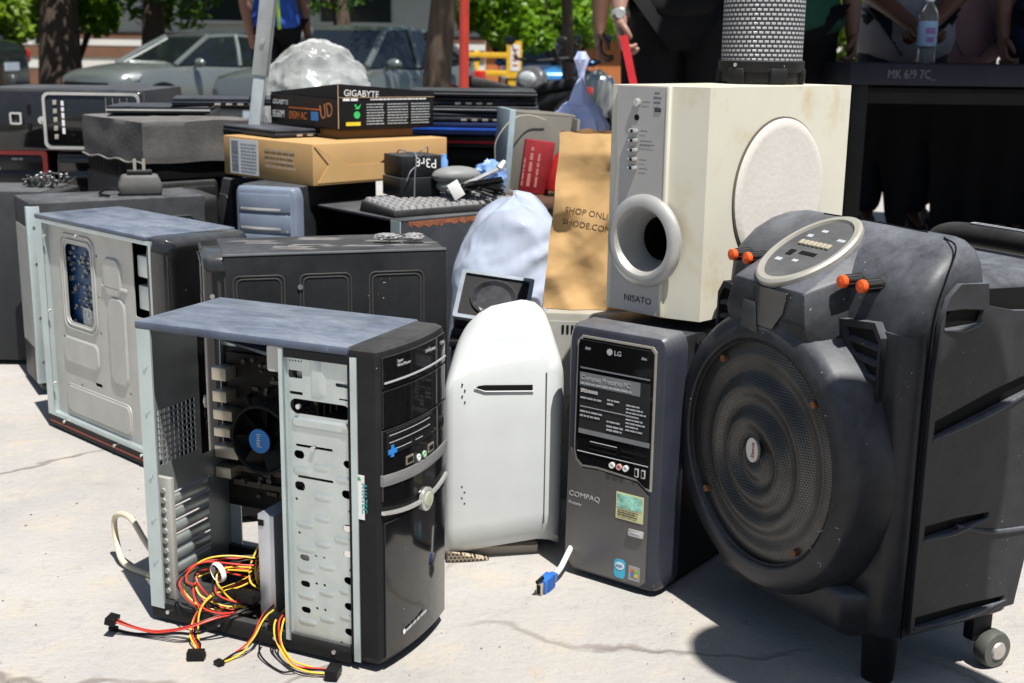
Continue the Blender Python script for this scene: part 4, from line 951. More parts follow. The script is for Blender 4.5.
for i in range(26):
    y, z = rnd.uniform(.12, .32), rnd.uniform(.13, .34); mb.box(W - .012, W - .008, y, y + rnd.uniform(.004, .02), z, z + rnd.uniform(.003, .012))
mb.build('capacitor', M['screw'] if False else mat('board_components', (.10, .09, .075), .4, metal=.3, var=.8, scale=200), board)
mb = MB()
for k in range(4): mb.box(W - .040, W - .008, .145 + k * .010, .149 + k * .010, .20, .335, .001)
mb.build('memory_module', M['pcb'], board)
mb = MB(); mb.box(W - .016, W - .008, .17, .34, .150, .158); mb.box(W - .016, W - .008, .19, .34, .172, .180)
mb.build('card_slot', mat('slot_plastic', (.09, .07, .05), .5), board)
# processor fan
FX, FY, FZ = W - .055, .262, .238
cool = MB(); MF = axes((0, FY, FZ), (0, -1, 0), (0, 0, 1))
cool.lathe([(.050, FX + .032), (.050, FX), (.046, FX), (.046, FX + .032)], 40, axes((0, FY, FZ), (0, 1, 0), (0, 0, 1)))
for k in range(24):
    a = 2 * math.pi * k / 24; c, s = math.cos(a), math.sin(a)
    cool.box(FX + .02, FX + .040, -.0006, .0006, .018, .045, M=Matrix.Translation((0, FY, FZ)) @ Matrix.Rotation(a, 4, 'X'))
for k in range(4):
    a = R(45 + 90 * k); cool.tube([(FX + .03, FY + .048 * math.cos(a), FZ + .048 * math.sin(a)), (FX + .035, FY + .066 * math.cos(a), FZ + .066 * math.sin(a)), (W - .008, FY + .068 * math.cos(a), FZ + .068 * math.sin(a))], .004, 8)
fan = cool.build('processor_fan', M['black'], pc)
mb = MB()
for k in range(7):
    a = 2 * math.pi * k / 7; Mt = Matrix.Translation((FX + .008, FY, FZ)) @ Matrix.Rotation(a, 4, 'X')
    mb.add([(-.004, -.008, .016), (.010, .010, .016), (.012, .016, .044), (-.006, -.012, .044)], [[0, 1, 2, 3]], Mt)
mb.build('fan_blade', M['bwire'], fan)
mb = MB(); mb.cyl((FX - .001, FY, FZ), (FX + .02, FY, FZ), .0185, n=32); mb.build('fan_hub', M['bwire'], fan)
mb = MB(); mb.cyl((FX - .003, FY, FZ), (FX - .001, FY, FZ), .0172, n=36); mb.build('hub_sticker', M['fanblue'], fan)
text('lettering', 'intel', .0115, axes((FX - .0034, FY + .004, FZ + .011), (0, 0, -1), (0, -1, 0)), M['white'], fan)
# fan cables
mb = MB()
for k in range(3): mb.tube(spline([(FX + .03, FY - .04, FZ + .02 + k * .003), (FX, FY - .085, FZ + .045 + .006 * k), (W - .03, FY - .11, FZ - .02)]), .0016, 6)
mb.build('fan_cable', M['bwire'], pc)
# dark folded rail seen under the top cover and grey bracket
mb = MB(); mb.hull([(.02, .150, .392), (.02, .150, .386), (.11, .34, .392), (.11, .34, .389), (.15, .150, .392), (.15, .150, .386), (.07, .30, .392)]); mb.build('support_flap', M['sky_topdust'], pc)
mb = MB(); mb.plate(rr(.137, .376, .165, .409, .004), [rr(.142, .381, .149, .384, .001, 1)], .0014, axes((.006, 0, 0), (0, 1, 0), (0, 0, 1))); mb.build('corner_bracket', M['steel2'], pc)
# drive cage side plate with its punched and pressed pattern  (u = y, v = z)
hl = [rr(.044, .327, .131, .346, .009), rr(.112, .372, .132, .382, .001, 1), rr(.112, .351, .131, .355, .001, 1), rr(.044, .368, .064, .373, .001, 1), rr(.047, .352, .060, .354, .001, 1),
      rr(.070, .284, .124, .2875, .0015), rr(.112, .268, .127, .279, .005), rr(.044, .266, .055, .276, .005),
      rr(.070, .243, .122, .2465, .0015), rr(.112, .226, .127, .238, .005), rr(.042, .226, .058, .237, .005),
      rr(.043, .182, .057, .192, .005), rr(.043, .148, .057, .157, .004), rr(.043, .112, .057, .122, .005), rr(.043, .077, .057, .087, .005), rr(.043, .042, .057, .052, .005),
      rr(.108, .132, .122, .1405, .004), rr(.108, .096, .122, .1045, .004), rr(.108, .060, .122, .0685, .004)]
for z in (.3945, .3925): hl += []
for k in range(5): hl.append(rr(.112 + k * .004, .393, .1142 + k * .004, .3955, .0008, 1))
for (y, z) in ((.125, .214), (.047, .210), (.122, .169), (.086, .142), (.098, .142), (.086, .104), (.098, .104), (.086, .070), (.098, .070), (.122, .150), (.047, .132), (.047, .065), (.10, .026), (.085, .026), (.062, .030)): hl.append(ell(y, z, .0020, n=8))
mb = MB(); MC = axes((.004, 0, 0), (0, 1, 0), (0, 0, 1))
mb.plate([(.038, .020), (.136, .020), (.136, .409), (.038, .409)], hl, .0012, Matrix.Translation((.0, 0, 0)) @ MC)
MCp = axes((.004, 0, 0), (0, -1, 0), (0, 0, 1))
for (y0, z0, y1, z1) in ((.076, .257, .098, .265), (.103, .248, .128, .258), (.044, .246, .066, .254), (.072, .218, .098, .228), (.076, .190, .098, .198), (.100, .178, .126, .186), (.048, .166, .070, .174),
                          (.076, .156, .098, .164), (.100, .145, .126, .153), (.070, .126, .093, .134), (.101, .116, .126, .124), (.048, .098, .064, .106), (.072, .090, .094, .098), (.101, .080, .126, .088), (.072, .054, .094, .062), (.100, .044, .126, .052), (.046, .062, .064, .070)):
    mb.pad(rr(-y1 - .001, z0 - .001, -y0 + .001, z1 + .001, .005), .0013, .0035, MCp)
mb.pad(rr(-.100, .352, -.078, .408, .004), .0022, .004, MCp)
mb.pad(rr(-.129, .309, -.041, .323, .005), .0025, .003, MCp)
mb.box(.0045, .0065, .038, .136, .298, .3005)
mb.build('drive_cage', M['steel'], pc)
mb = MB(); mb.box(-.002, .018, .1355, .1375, .020, .409); mb.box(-.002, .0005, .1355, .143, .020, .409); mb.box(-.002, .016, .0365, .0385, .012, .409); mb.box(-.0022, -.0004, .031, .040, .012, .409)
mb.build('front_post', M['steelflange'], pc)
mb = MB(); mb.box(W - .012, W - .002, .045, .13, .02, .40); mb.box(.03, W - .012, .045, .13, .214, .2155); mb.box(.03, W - .01, .045, .132, .30, .302); mb.build('cage_shelf', M['dark'], pc)
mb = MB(); mb.box(.012, W - .015, .05, .125, .360, .396, .001); mb.build('optical_drive_body', M['steel2'], pc)
mb = MB()
for (y, z) in ((.117, .337), (.049, .320), (.097, .285), (.115, .4165 - .012), (.060, .4165 - .012)): mb.cyl((.003, y, z), (-.0005, y, z), .0032, n=10)
mb.build('cage_screw', M['screw'], pc)
mb = MB(); mb.box(-.002, .001, .042, .135, .399, .410); mb.build('top_lip', M['case'], pc)
# hard drive standing in the opening
mb = MB(); mb.box(.030, .128, .180, .206, .020, .172, .002); hd = mb.build('hard_drive', mat('brushed_aluminium', (.62, .64, .68), .38, metal=.7, dust=.1), pc)
mb = MB(); mb.box(.0285, .0305, .196, .204, .156, .164); mb.build('slot', M['dark'], hd)
# front bezel, slightly bowed
def bow(x, amt=.010): t = (x - W / 2) / (W / 2); return -amt * (1 - t * t)
def bowed(mb, x0, x1, z0, z1, y, th, n=9, curve=.010, zc=None):
    """a facing that follows the bow of the bezel; zc(x) bends its lower edge"""
    vs = []; 
    for i in range(n):
        x = x0 + (x1 - x0) * i / (n - 1); yy = y + bow(x, curve); zl = z0 + (zc(x) if zc else 0)
        vs += [(x, yy, zl), (x, yy, z1), (x, yy + th, z1), (x, yy + th, zl)]
    fs = []
    for i in range(n - 1):
        for k in range(4): fs.append([i * 4 + k, i * 4 + (k + 1) % 4, i * 4 + 4 + (k + 1) % 4, i * 4 + 4 + k])
    fs += [[0, 1, 2, 3], [(n - 1) * 4 + k for k in range(4)]]
    return mb.add(vs, fs)
rings = []
for z, ins in ((.008, .010), (.012, .004), (.02, 0), (.408, 0), (.417, .002), (.4205, .007)):
    ring = [(ins, .045, z), (ins, .006 + ins, z)]
    for i in range(11):
        x = .004 + ins + (W - .008 - 2 * ins) * i / 10; ring.append((x, .004 + bow(x) + ins, z))
    ring += [(W - ins, .006 + ins, z), (W - ins, .045, z)]
    rings.append(ring)
mb = MB(); mb.loft(rings); bez = mb.build('front_bezel', M['black'], pc, smooth=25)
mb = MB(); bowed(mb, .008, W - .006, .372, .410, .0015, .004); od = mb.build('optical_drive_door', M['gloss'], bez)
mb = MB(); bowed(mb, .010, W - .006, .3775, .3795, .0002, .004); mb.build('door_slot', M['greyprint'], bez)
mb = MB(); bowed(mb, .008, W - .006, .322, .368, .0015, .004); mb.build('blank_bay_cover', M['gloss'], bez)
mb = MB(); bowed(mb, .006, W - .004, .225, .319, .0008, .004, zc=lambda x: .012 * math.sin(math.pi * x / W) * -1 + .006); mb.build('port_panel', M['gloss'], bez)
mb = MB(); bowed(mb, .012, .112, .287, .317, -.0002, .004); cr = mb.build('card_reader', M['black'], bez)
mb = MB()
for (x0, x1, z) in ((.016, .062, .306), (.068, .108, .308), (.016, .056, .296), (.064, .108, .298)): bowed(mb, x0, x1, z, z + .0028, -.0006, .003)
mb.build('card_slot', M['dark'], cr)
mb = MB()
for (x0, x1, z) in ((.016, .108, .3115), (.016, .108, .3025), (.016, .060, .2925), (.070, .088, .2925)): bowed(mb, x0, x1, z, z + .0007, -.0007, .003)
mb.build('printed_line', M['greyprint'], cr)
mb = MB(); bowed(mb, .014, .030, .288, .294, -.0007, .003); bowed(mb, .019, .024, .284, .299, -.0008, .003); mb.build('blue_sticker', M['fanblue'], cr)
for x in (.058, .113):
    mb = MB(); bowed(mb, x - .008, x + .008, .265, .276, -.0002, .004); u = mb.build('usb_port', M['tan'], bez)
    mb = MB(); bowed(mb, x - .006, x + .006, .2675, .2735, -.0006, .004); mb.build('socket', M['dark'], u)
for x, mm in ((.079, M['label']), (.094, mat('green_jack', (.35, .55, .38), .4))):
    mb = MB(); yy = bow(x) + .0008; mb.lathe([(.0045, 0), (.0045, .0016), (.002, .0016), (.002, .0005)], 16, axes((x, yy, .267), (1, 0, 0), (0, 0, 1))); mb.build('audio_jack', mm, bez)
mb = MB(); x = .148; mb.lathe([(.010, 0), (.010, .002), (.006, .0035), (0, .0035)], 20, axes((x, bow(x) + .002, .293), (1, 0, 0), (0, 0, 1)), cap1=False); mb.build('power_button', M['gloss'], bez)
# worn pale band, silver arc with round badge
def band(mb, zf, hgt, y, th=.004, n=15, x0=.004, x1=W - .003):
    vs = []
    for i in range(n):
        x = x0 + (x1 - x0) * i / (n - 1); yy = y + bow(x); z = zf(x); vs += [(x, yy, z), (x, yy - .001, z + hgt / 2), (x, yy, z + hgt), (x, yy + th, z + hgt), (x, yy + th, z)]
    fs = []
    for i in range(n - 1):
        for k in range(5): fs.append([i * 5 + k, i * 5 + (k + 1) % 5, i * 5 + 5 + (k + 1) % 5, i * 5 + 5 + k])
    fs += [[0, 1, 2, 3, 4], [(n - 1) * 5 + k for k in range(5)]]
    mb.add(vs, fs)
arc = lambda a, b: (lambda x: a - b * (1 - ((x - W / 2) / (W / 2)) ** 2))
mb = MB(); band(mb, arc(.250, .004), .014, -.0005); mb.build('worn_trim', mat('scuffed_black', (.10, .10, .10), .5, dust=.7, dcol=(.40, .40, .40), scale=30, stretch=(.3, .3, 3)), bez)
mb = MB(); band(mb, arc(.214, .010), .0045, -.0015); mb.build('silver_arc', M['chrome'], bez)
x = .097; mb = MB(); mb.lathe([(.0155, -.002), (.0155, .003), (.012, .0045), (.0115, .004), (0, .004)], 28, axes((x, bow(x), .206), (1, 0, 0), (0, 0, 1)), cap1=False); bd = mb.build('round_badge', M['chrome'], bez)
mb = MB(); mb.lathe([(.0105, 0), (.009, .0012), (0, .0018)], 24, axes((x, bow(x) - .004, .206), (1, 0, 0), (0, 0, 1)), cap1=False); mb.build('badge_centre', mat('badge_green', (.42, .45, .32), .35), bd)
mb = MB(); bowed(mb, .009, W - .007, .020, .200, .0012, .004, zc=lambda x: 0); dr = mb.build('lower_door', M['gloss'], bez)
T = []
Mt = axes((.046, bow(.05) - .0003, .040), (1, -.06, .16), (0, 0, 1))
mb = MB(); mb.lathe([(.0035, 0), (.0035, .0004)], 14, axes((.0440, bow(.044) + .0008, .043), (1, 0, 0), (0, 0, 1))); mb.build('logo_dot', M['label'], dr)
lines('logo_print', [(0, .002, .055, .0035)], Mt, M['greyprint'], dr)
text('lettering', 'SAMSUNG', .0055, axes((.098, bow(.1) + .0004, .3985), (1, -.04, 0), (0, 0, 1)), M['greyprint'], od)
text('lettering', 'Super\nWriteMaster', .0055, axes((.033, bow(.035) + .0006, .400), (1, -.09, 0), (0, 0, 1)), M['greyprint'], od)
text('lettering', 'DVD', .006, axes((.148, bow(.15) + .0004, .398), (1, .09, 0), (0, 0, 1)), M['greyprint'], od)
# white sticker hanging on the bezel's side
mb = MB(); mb.box(-.0014, -.0004, .0225, .035, .205, .262); st = mb.build('side_sticker', M['label'], pc)
text('lettering', 'AVATEC', .0105, axes((-.0017, .0255, .253), (0, 0, -1), (0, -1, 0)), mat('print_teal', (.05, .28, .26), .6), st)
mb = MB(); mb.add([(-.0018, .033, .256), (-.0018, .026, .256), (-.0018, .0295, .2605)], [[0, 1, 2]]); mb.build('green_mark', mat('print_green', (.02, .30, .08), .6), st)
# the spilled power leads
def lead(path, cols, spread=.0026, plug=None, r=.00125, pm='bwire', twist=1.0):
    mb = MB(); mats = [M[c] for c in cols]; P = spline(path, 10)
    for k in range(len(cols)):
        off = (k - (len(cols) - 1) / 2) * spread; ph = rnd.uniform(0, 6)
        q = []
        for i, p in enumerate(P):
            d = (P[min(i + 1, len(P) - 1)] - P[max(i - 1, 0)]).normalized(); n1 = d.cross(Vector((0, 0, 1))); n1 = n1.normalized() if n1.length > .05 else Vector((0, 1, 0))
            n2 = d.cross(n1); w = twist * math.sin(i * .22 + ph)
            q.append(p + n1 * off * (1 + .4 * w) + n2 * .0022 * math.sin(i * .17 + ph) * twist)
        mb.mi(k).tube(q, r, 6)
    o = mb.build('power_lead', mats, pc, recalc=False)
    if plug:
        e = P[-1]; d = (P[-1] - P[-3]).normalized(); L_, w_, h_ = plug
        up = Vector((0, 0, 1)) if abs(d.z) < .8 else Vector((1, 0, 0)); s_ = d.cross(up).normalized(); u_ = s_.cross(d)
        Mp = Matrix((d, s_, u_)).transposed().to_4x4(); Mp.translation = e
        mb = MB(); mb.box(0, L_, -w_ / 2, w_ / 2, -h_ / 2, h_ / 2, .0012, M=Mp); mb.box(L_ * .15, L_ * .6, -w_ / 2 - .0012, w_ / 2 + .0012, -h_ * .2, h_ * .2, M=Mp)
        mb.build('connector', M[pm], o)
    return o
lead([(.10, .19, .10), (.06, .222, .045), (.03, .235, .030), (-.01, .245, .034), (-.04, .275, .022), (-.045, .315, .012), (-.052, .345, .016), (-.060, .372, .022)], ['red', 'bwire', 'red'], plug=(.014, .020, .010))
lead([(.09, .20, .09), (.05, .245, .06), (.012, .265, .055), (-.012, .275, .035), (-.030, .270, .012), (-.045, .25, .006), (-.062, .24, .006)], ['yellow', 'bwire', 'red', 'yellow'], plug=(.012, .022, .014))
lead([(.09, .19, .06), (.05, .185, .046), (.01, .185, .040), (-.018, .182, .022), (-.030, .188, .009), (-.045, .195, .005), (-.062, .200, .004)], ['yellow', 'bwire', 'red'], plug=(.010, .012, .006))
lead([(.07, .17, .05), (.02, .155, .048), (-.008, .150, .044), (-.022, .140, .026), (-.036, .112, .009), (-.040, .085, .008), (-.034, .060, .009)], ['yellow', 'red', 'bwire', 'yellow'], plug=(.016, .024, .012))
lead([(.10, .23, .05), (.05, .28, .075), (.02, .300, .070), (.004, .285, .045), (.01, .25, .036), (.05, .22, .040), (.09, .22, .05)], ['red', 'yellow', 'bwire', 'red'], spread=.0045, twist=2.2)
lead([(.08, .21, .09), (.04, .26, .095), (.015, .295, .085), (.0, .305, .06), (.006, .27, .035), (.04, .23, .03), (.08, .21, .04)], ['red', 'bwire', 'yellow', 'red', 'bwire'], spread=.0042, twist=2.4)
lead([(.09, .215, .07), (.05, .245, .088), (.02, .262, .082), (.004, .255, .058), (.02, .225, .04), (.06, .215, .045)], ['yellow', 'red', 'bwire'], spread=.005, twist=2.2)
lead([(.11, .24, .14), (.085, .236, .11), (.06, .232, .085), (.05, .225, .062), (.06, .22, .045)], ['yellow', 'label', 'yellow', 'bwire', 'yellow'], spread=.003)
lead([(.08, .19, .05), (.03, .21, .044), (-.002, .225, .040), (-.025, .262, .012), (-.030, .30, .005), (-.045, .345, .004), (-.050, .382, .004)], ['bwire', 'bwire'], plug=(.012, .008, .006))
lead([(-.010, .170, .036), (-.030, .165, .010), (-.050, .120, .004), (-.046, .10, .004)], ['bwire'])
mb = MB(); mb.box(.012, .030, .205, .232, .048, .062, .002); mb.box(-.004, .010, .150, .170, .034, .050, .002); mb.box(.02, .034, .24, .262, .044, .056, .002); mb.build('wire_connector', M['bwire'], pc)
mb = MB(); mb.lathe([(.0125, -.004), (.0135, 0), (.0125, .004)], 20, axes((.016, .262, .083), (.3, 1, 0), (0, .2, 1)), False, False); mb.build('cable_tie', M['label'], pc)

# cream cable looping out behind the tower
mb = MB(); mb.tube(spline([(-.50, 1.69, .028), (-.535, 1.72, .06), (-.565, 1.75, .085), (-.60, 1.79, .07), (-.60, 1.79, .03), (-.575, 1.755, .006), (-.50, 1.71, .005), (-.44, 1.72, .005)], 10), .0045, 10)
tag(mb.build('cable', mat('cream_cable', (.62, .55, .40), .5)), 'cream cable looping on the ground behind the open black tower', 'cable')

# ================================================================== second open tower, steel side
W, D, H = .185, .470, .44
lp = thing('computer_tower', 'old computer tower showing its bare pressed steel side with a window onto a blue board', 'computer tower', (-.613, 2.152, 0), 46.3)
mb = MB(); mb.box(-.002, W + .002, .050, D + .002, .432, .4405, .0025); mb.build('top_cover', M['sky_topdust'], lp)
hl = [rr(.276, .236, .374, .392, .014), rr(.052, .285, .116, .424, .002, 1), rr(.258, .120, .284, .127, .002)]
for k in range(12): hl.append(rr(.062, .045 + k * .0185, .074, .0505 + k * .0185, .001, 1))
for k in range(5): hl.append(rr(.088, .282 - .012 - k * .011, .098, .276 - .012 - k * .011, .001, 1))
for p in ((.25, .30), (.25, .23), (.34, .11), (.15, .13), (.40, .20), (.25, .38), (.19, .055), (.38, .05)): hl.append(ell(p[0], p[1], .003, n=8))
mb = MB(); mb.plate([(.040, .030), (.445, .030), (.445, .430), (.040, .430)], hl, .0014, axes((.010, 0, 0), (0, 1, 0), (0, 0, 1)))
MS = axes((.0098, 0, 0), (0, -1, 0), (0, 0, 1))
def ridge(o, r): return [(-y, z) for y, z in o]
for o in (rr(.260, .222, .390, .410, .022), rr(.268, .230, .382, .400, .018)): mb.groove(ridge(o, 0), .0028, MS)
for (a, b, c, d, q) in ((.150, .140, .215, .310, .02), (.160, .310, .225, .385, .02), (.26, .150, .40, .205, .015), (.15, .045, .40, .105, .015), (.14, .322, .235, .332, .004)): mb.pad([(-y, z) for y, z in rr(a, b, c, d, q)], .0035, .004, MS)
mb.groove(ridge(rr(.15, .045, .40, .105, .015), 0), .002, MS)
mb.build('steel_side', M['steel2'], lp)
mb = MB(); mb.box(-.001, .012, .036, .042, .030, .432); mb.box(-.001, .012, .443, .449, .03, .432); mb.box(-.0015, .0005, .443, .470, .02, .432); mb.box(-.001, .012, .04, .445, .425, .432); mb.box(-.001, .012, .04, .445, .028, .036)
mb.build('side_frame', M['steelflange'], lp)
mb = MB()
for p in ((.30, .43 - .016), (.43, .40), (.43, .10), (.43, .25), (.10, .024), (.20, .020), (.40, .024), (.055, .024)): mb.cyl((-.001, *p), (-.005, *p), .0034, n=10)
mb.build('screw', M['screw'], lp)
mb = MB(); mb.box(.0, W, .04, D, .010, .030, .002); mb.box(-.002, .0, .04, D, .006, .028); mb.build('base_rail', M['black'], lp)
mb = MB(); mb.box(-.0032, -.0018, .06, D - .01, .0145, .017); mb.build('red_trim_line', mat('rust_red', (.25, .05, .03), .5), lp)
mb = MB(); mb.box(.024, .027, .15, .44, .10, .42); bd = mb.build('circuit_board', M['pcbblue'], lp)
mb = MB()
for i in range(60):
    y, z = rnd.uniform(.27, .385), rnd.uniform(.23, .40); a, b = rnd.uniform(.003, .012), rnd.uniform(.002, .008); mb.box(.019, .024, y, y + a, z, z + b)
mb.box(.014, .024, .285, .325, .232, .268); mb.build('chip', mat('chips', (.25, .27, .28), .4, var=.9, scale=180, metal=.3), bd)
mb = MB(); mb.box(.06, W - .002, .04, D - .004, .03, .43); mb.build('inner_shell', M['dark'], lp)
mb = MB(); mb.box(.014, .055, .052, .108, .30, .345, .002); mb.box(.014, .055, .052, .108, .36, .40, .002); mb.build('drive_body', M['steel'], lp)
mb = MB(); mb.box(W - .001, W + .001, .02, D, .02, .432); mb.box(.0, W, D - .002, D, .02, .432); mb.build('far_panel', M['case'], lp)
rings = []
for y, i in ((.050, 0), (.012, 0), (.003, .003), (-.006, .016), (-.008, .03)):
    rings.append([(i + (W - 2 * i) * a, y, .012 + i * .5 + (.428 - i) * b) for a, b in [((p[0]), p[1]) for p in rr(0, 0, 1, 1, .07, 4)]])
mb = MB(); mb.loft(rings); mb.build('front_bezel', M['gloss'], lp)

# ================================================================== compact tower with the spec card
W, D, H = .165, .40, .388
cm = thing('computer_tower', 'dark grey and black computer tower with a printed card behind its glossy front', 'computer tower', (.081, 1.772, 0), -37)
mb = MB(); mb.box(.004, W - .002, .045, D, .014, .380, .003); mb.build('case_shell', M['case'], cm)
# front moulding
def fm(i0, i1, y, z0, z1): return (i0, i1, y, z0, z1)
rings = []
for y, i, t in ((.050, .0, 0), (.018, .0, 0), (.006, .002, .002), (.001, .006, .006), (.0, .010, .010)):
    rings.append([(.0 + i + (W + .006 - 2 * i) * px, y, .008 + i * .3 + (.380 - t) * pz) for px, pz in rr(0, 0, 1, 1, .075, 5)])
mb = MB(); mb.loft(rings); fb = mb.build('front_moulding', mat('dark_blue_grey_plastic', (.022, .027, .042), .30, dust=.05, up=.6, dcol=DUST, specks=.8), cm)
inset = [(.022, .360), (.030, .369), (.142, .369), (.148, .362), (.148, .165), (.140, .166), (.126, .176), (.060, .180), (.034, .178), (.024, .186), (.020, .20)]
mb = MB(); mb.plate([(x * 1.0 + (-.003 if x < .08 else .003), z + (.003 if z > .3 else -.004)) for x, z in inset], [], .0018, FRONT((0, 0, 0))); mb.build('inset_rim', mat('dusty_silver', (.42, .40, .36), .45, metal=.4, dust=.4, dcol=(.5, .45, .36)), fb)
mb = MB(); mb.plate(inset, [], .003, FRONT((0, 0, 0))); ins = mb.build('glossy_inset', M['gloss'], fb)
low = rr(.006, .016, .146, .172, .012)
mb = MB(); mb.plate([(.006, .03), (.02, .014), (.138, .014), (.147, .022), (.147, .152), (.140, .160), (.126, .170), (.060, .174), (.034, .172), (.022, .180), (.012, .20), (.008, .19)], [], .0022, FRONT((0, -.0003, 0)))
lo = mb.build('lower_front', mat('brushed_dark_silver', (.135, .13, .13), .36, metal=.55, dust=.15, dcol=(.3, .29, .28), var=.1), fb)
YF = -.0034
mb = MB(); mb.box(.026, .143, -.0036, -.0028, .3655 - .042, .326); mb.build('drive_seam', M['greyprint'], ins)
mb = MB(); mb.box(.024, .146, -.0042, -.003, .326, .366); od = mb.build('optical_drive', M['gloss'], ins)
t1 = text('lettering', 'LG', .010, FRONT((.083, -.0045, .351)), M['greyprint']); t2 = text('lettering', 'RW', .006, FRONT((.034, -.0045, .352)), M['greyprint']); t3 = text('lettering', 'disc', .006, FRONT((.128, -.0045, .352)), M['greyprint'])
join('lettering', [t1, t2, t3], od)
mb = MB(); mb.lathe([(.0048, 0), (.0048, .0004)], 16, FRONT((.0755, -.0043, .3545))); mb.build('round_logo', M['greyprint'], od)
mb = MB(); mb.box(.026, .144, -.0040, -.003, .226, .318); cd = mb.build('spec_card', mat('dark_printed_card', (.022, .023, .025), .35, dust=.12, dcol=DUST), ins)
mb = MB(); mb.box(.026, .128, -.0043, -.0035, .298, .318); mb.box(.026, .146, -.0043, -.0035, .226, .233); mb.build('grey_stripe', mat('card_grey', (.17, .18, .19), .5, dust=.2, dcol=DUST), cd)
text('lettering', 'Compaq Presario PC', .0098, FRONT((.028, -.0046, .3075)), M['greyprint'], cd)
text('lettering', 'SR5', .0075, FRONT((.028, -.0046, .2885)), M['white'], cd)
lines('print_lines', [(.028, .3005, .09, .0028), (.040, .2885, .018, .0045), (.028, .279, .036, .0025), (.028, .2585, .038, .0026), (.028, .252, .034, .0026), (.074, .283, .022, .0022), (.074, .277, .014, .0028), (.074, .251, .024, .0022), (.074, .244, .028, .0026), (.074, .2385, .026, .0026)] + [(.106, .281 - k * .0052, .022 + .012 * ((k * 7) % 3) / 2, .0022) for k in range(8)] + [(.028, .2665, .10, .0012)], FRONT((0, -.0046, 0)), M['greyprint'], cd)
mb = MB()
for (x0, x1, z, h) in ((.046, .092, .211, .003), (.100, .142, .211, .003), (.046, .092, .2035, .002), (.100, .120, .2035, .002)): mb.box(x0, x1, -.0038, -.003, z, z + h)
mb.build('card_slot', M['dark'], ins)
mb = MB(); mb.box(.024, .145, -.0039, -.003, .1975, .1985); mb.box(.046, .092, -.0039, -.003, .2155, .2163); mb.build('printed_line', M['greyprint'], ins)
for x, mm in ((.0855, M['label']), (.0975, mat('pink_jack', (.55, .30, .28), .4)), (.1085, M['label'])):
    mb = MB(); mb.lathe([(.0045, 0), (.0045, .003), (.0022, .003), (.0022, .0005)], 16, FRONT((x, -.003, .188))); mb.build('audio_jack', mm, ins)
for x in (.127, .138):
    mb = MB(); mb.box(x - .0035, x + .0035, -.0048, -.003, .179, .192, .001); u = mb.build('usb_port', M['chrome'], ins); mb = MB(); mb.box(x - .002, x + .002, -.0052, -.004, .181, .190); mb.build('socket', M['dark'], u)
text('lettering', 'COMPAQ', .0112, FRONT((.0105, -.0027, .1255)), M['greyprint'], lo, sx=1.15)
text('lettering', 'Presario', .0068, FRONT((.0105, -.0027, .1125)), M['greyprint'], lo)
mb = MB(); mb.box(.094, .140, -.0033, -.002, .110, .150); sk = mb.build('energy_sticker', mat('pale_yellow_label', (.62, .62, .34), .5), lo)
mb = MB(); mb.box(.096, .138, -.0036, -.003, .127, .148); mb.build('sticker_picture', mat('sticker_print', (.30, .62, .50), .5, var=.55, scale=90), sk)
lines('print_lines', [(.098, .1225, .034, .0018), (.098, .119, .030, .0018), (.098, .1155, .034, .0018)], FRONT((0, -.0038, 0)), mat('print_brown', (.12, .10, .06), .6), sk)
mb = MB(); mb.box(.117, .143, -.0065, -.002, .0885, .0995, .0022); pb = mb.build('power_button', M['chrome'], lo)
mb = MB(); mb.box(.122, .138, -.0070, -.006, .0915, .0965, .001); mb.build('button_inset', M['greyprint'], pb)
mb = MB(); mb.plate(rr(.094, .018, .113, .047, .006), [], .0006, FRONT((0, -.0025, 0))); sk = mb.build('round_top_sticker', mat('sticker_blue', (.05, .40, .58), .4), lo)
mb = MB(); mb.plate(ell(.1035, .037, .008, .006), [], .0004, FRONT((0, -.0031, 0))); mb.build('sticker_oval', mat('sticker_pale', (.62, .72, .75), .4), sk)
text('lettering', 'intel', .0062, FRONT((.0972, -.0037, .0355)), mat('print_blue', (.02, .12, .35), .5), sk)
mb = MB(); mb.box(.119, .138, -.0031, -.002, .020, .042); sk = mb.build('flag_sticker', mat('sticker_grey', (.30, .30, .29), .45), lo)
for (x, z, c) in ((.1235, .033, (.60, .10, .04)), (.1295, .0325, (.15, .45, .06)), (.1230, .027, (.05, .20, .60)), (.1290, .0265, (.70, .50, .05))):
    mb = MB(); mb.plate([(x, z), (x + .0052, z - .0006), (x + .0057, z + .0047), (x + .0006, z + .0052)], [], .0004, FRONT((0, -.0032, 0))); mb.build('flag_square', mat('sticker_square', c, .4), sk)
mb = MB(); mb.box(.01, W - .01, .05, D - .02, 0, .014); mb.build('base', M['dark'], cm)

# ================================================================== white desktop case with a sloping top
wh = thing('desktop_computer', 'white curved desktop computer case with a slot in its face, yellowed sticker above the slot', 'desktop computer', (-.138, 1.782, 0), 9)
MW = mat('white_plastic', (.58, .61, .61), .40, var=.05, dust=.12, up=.1, dcol=(.5, .47, .4), bump=.02)
Wd = .205
rings = []
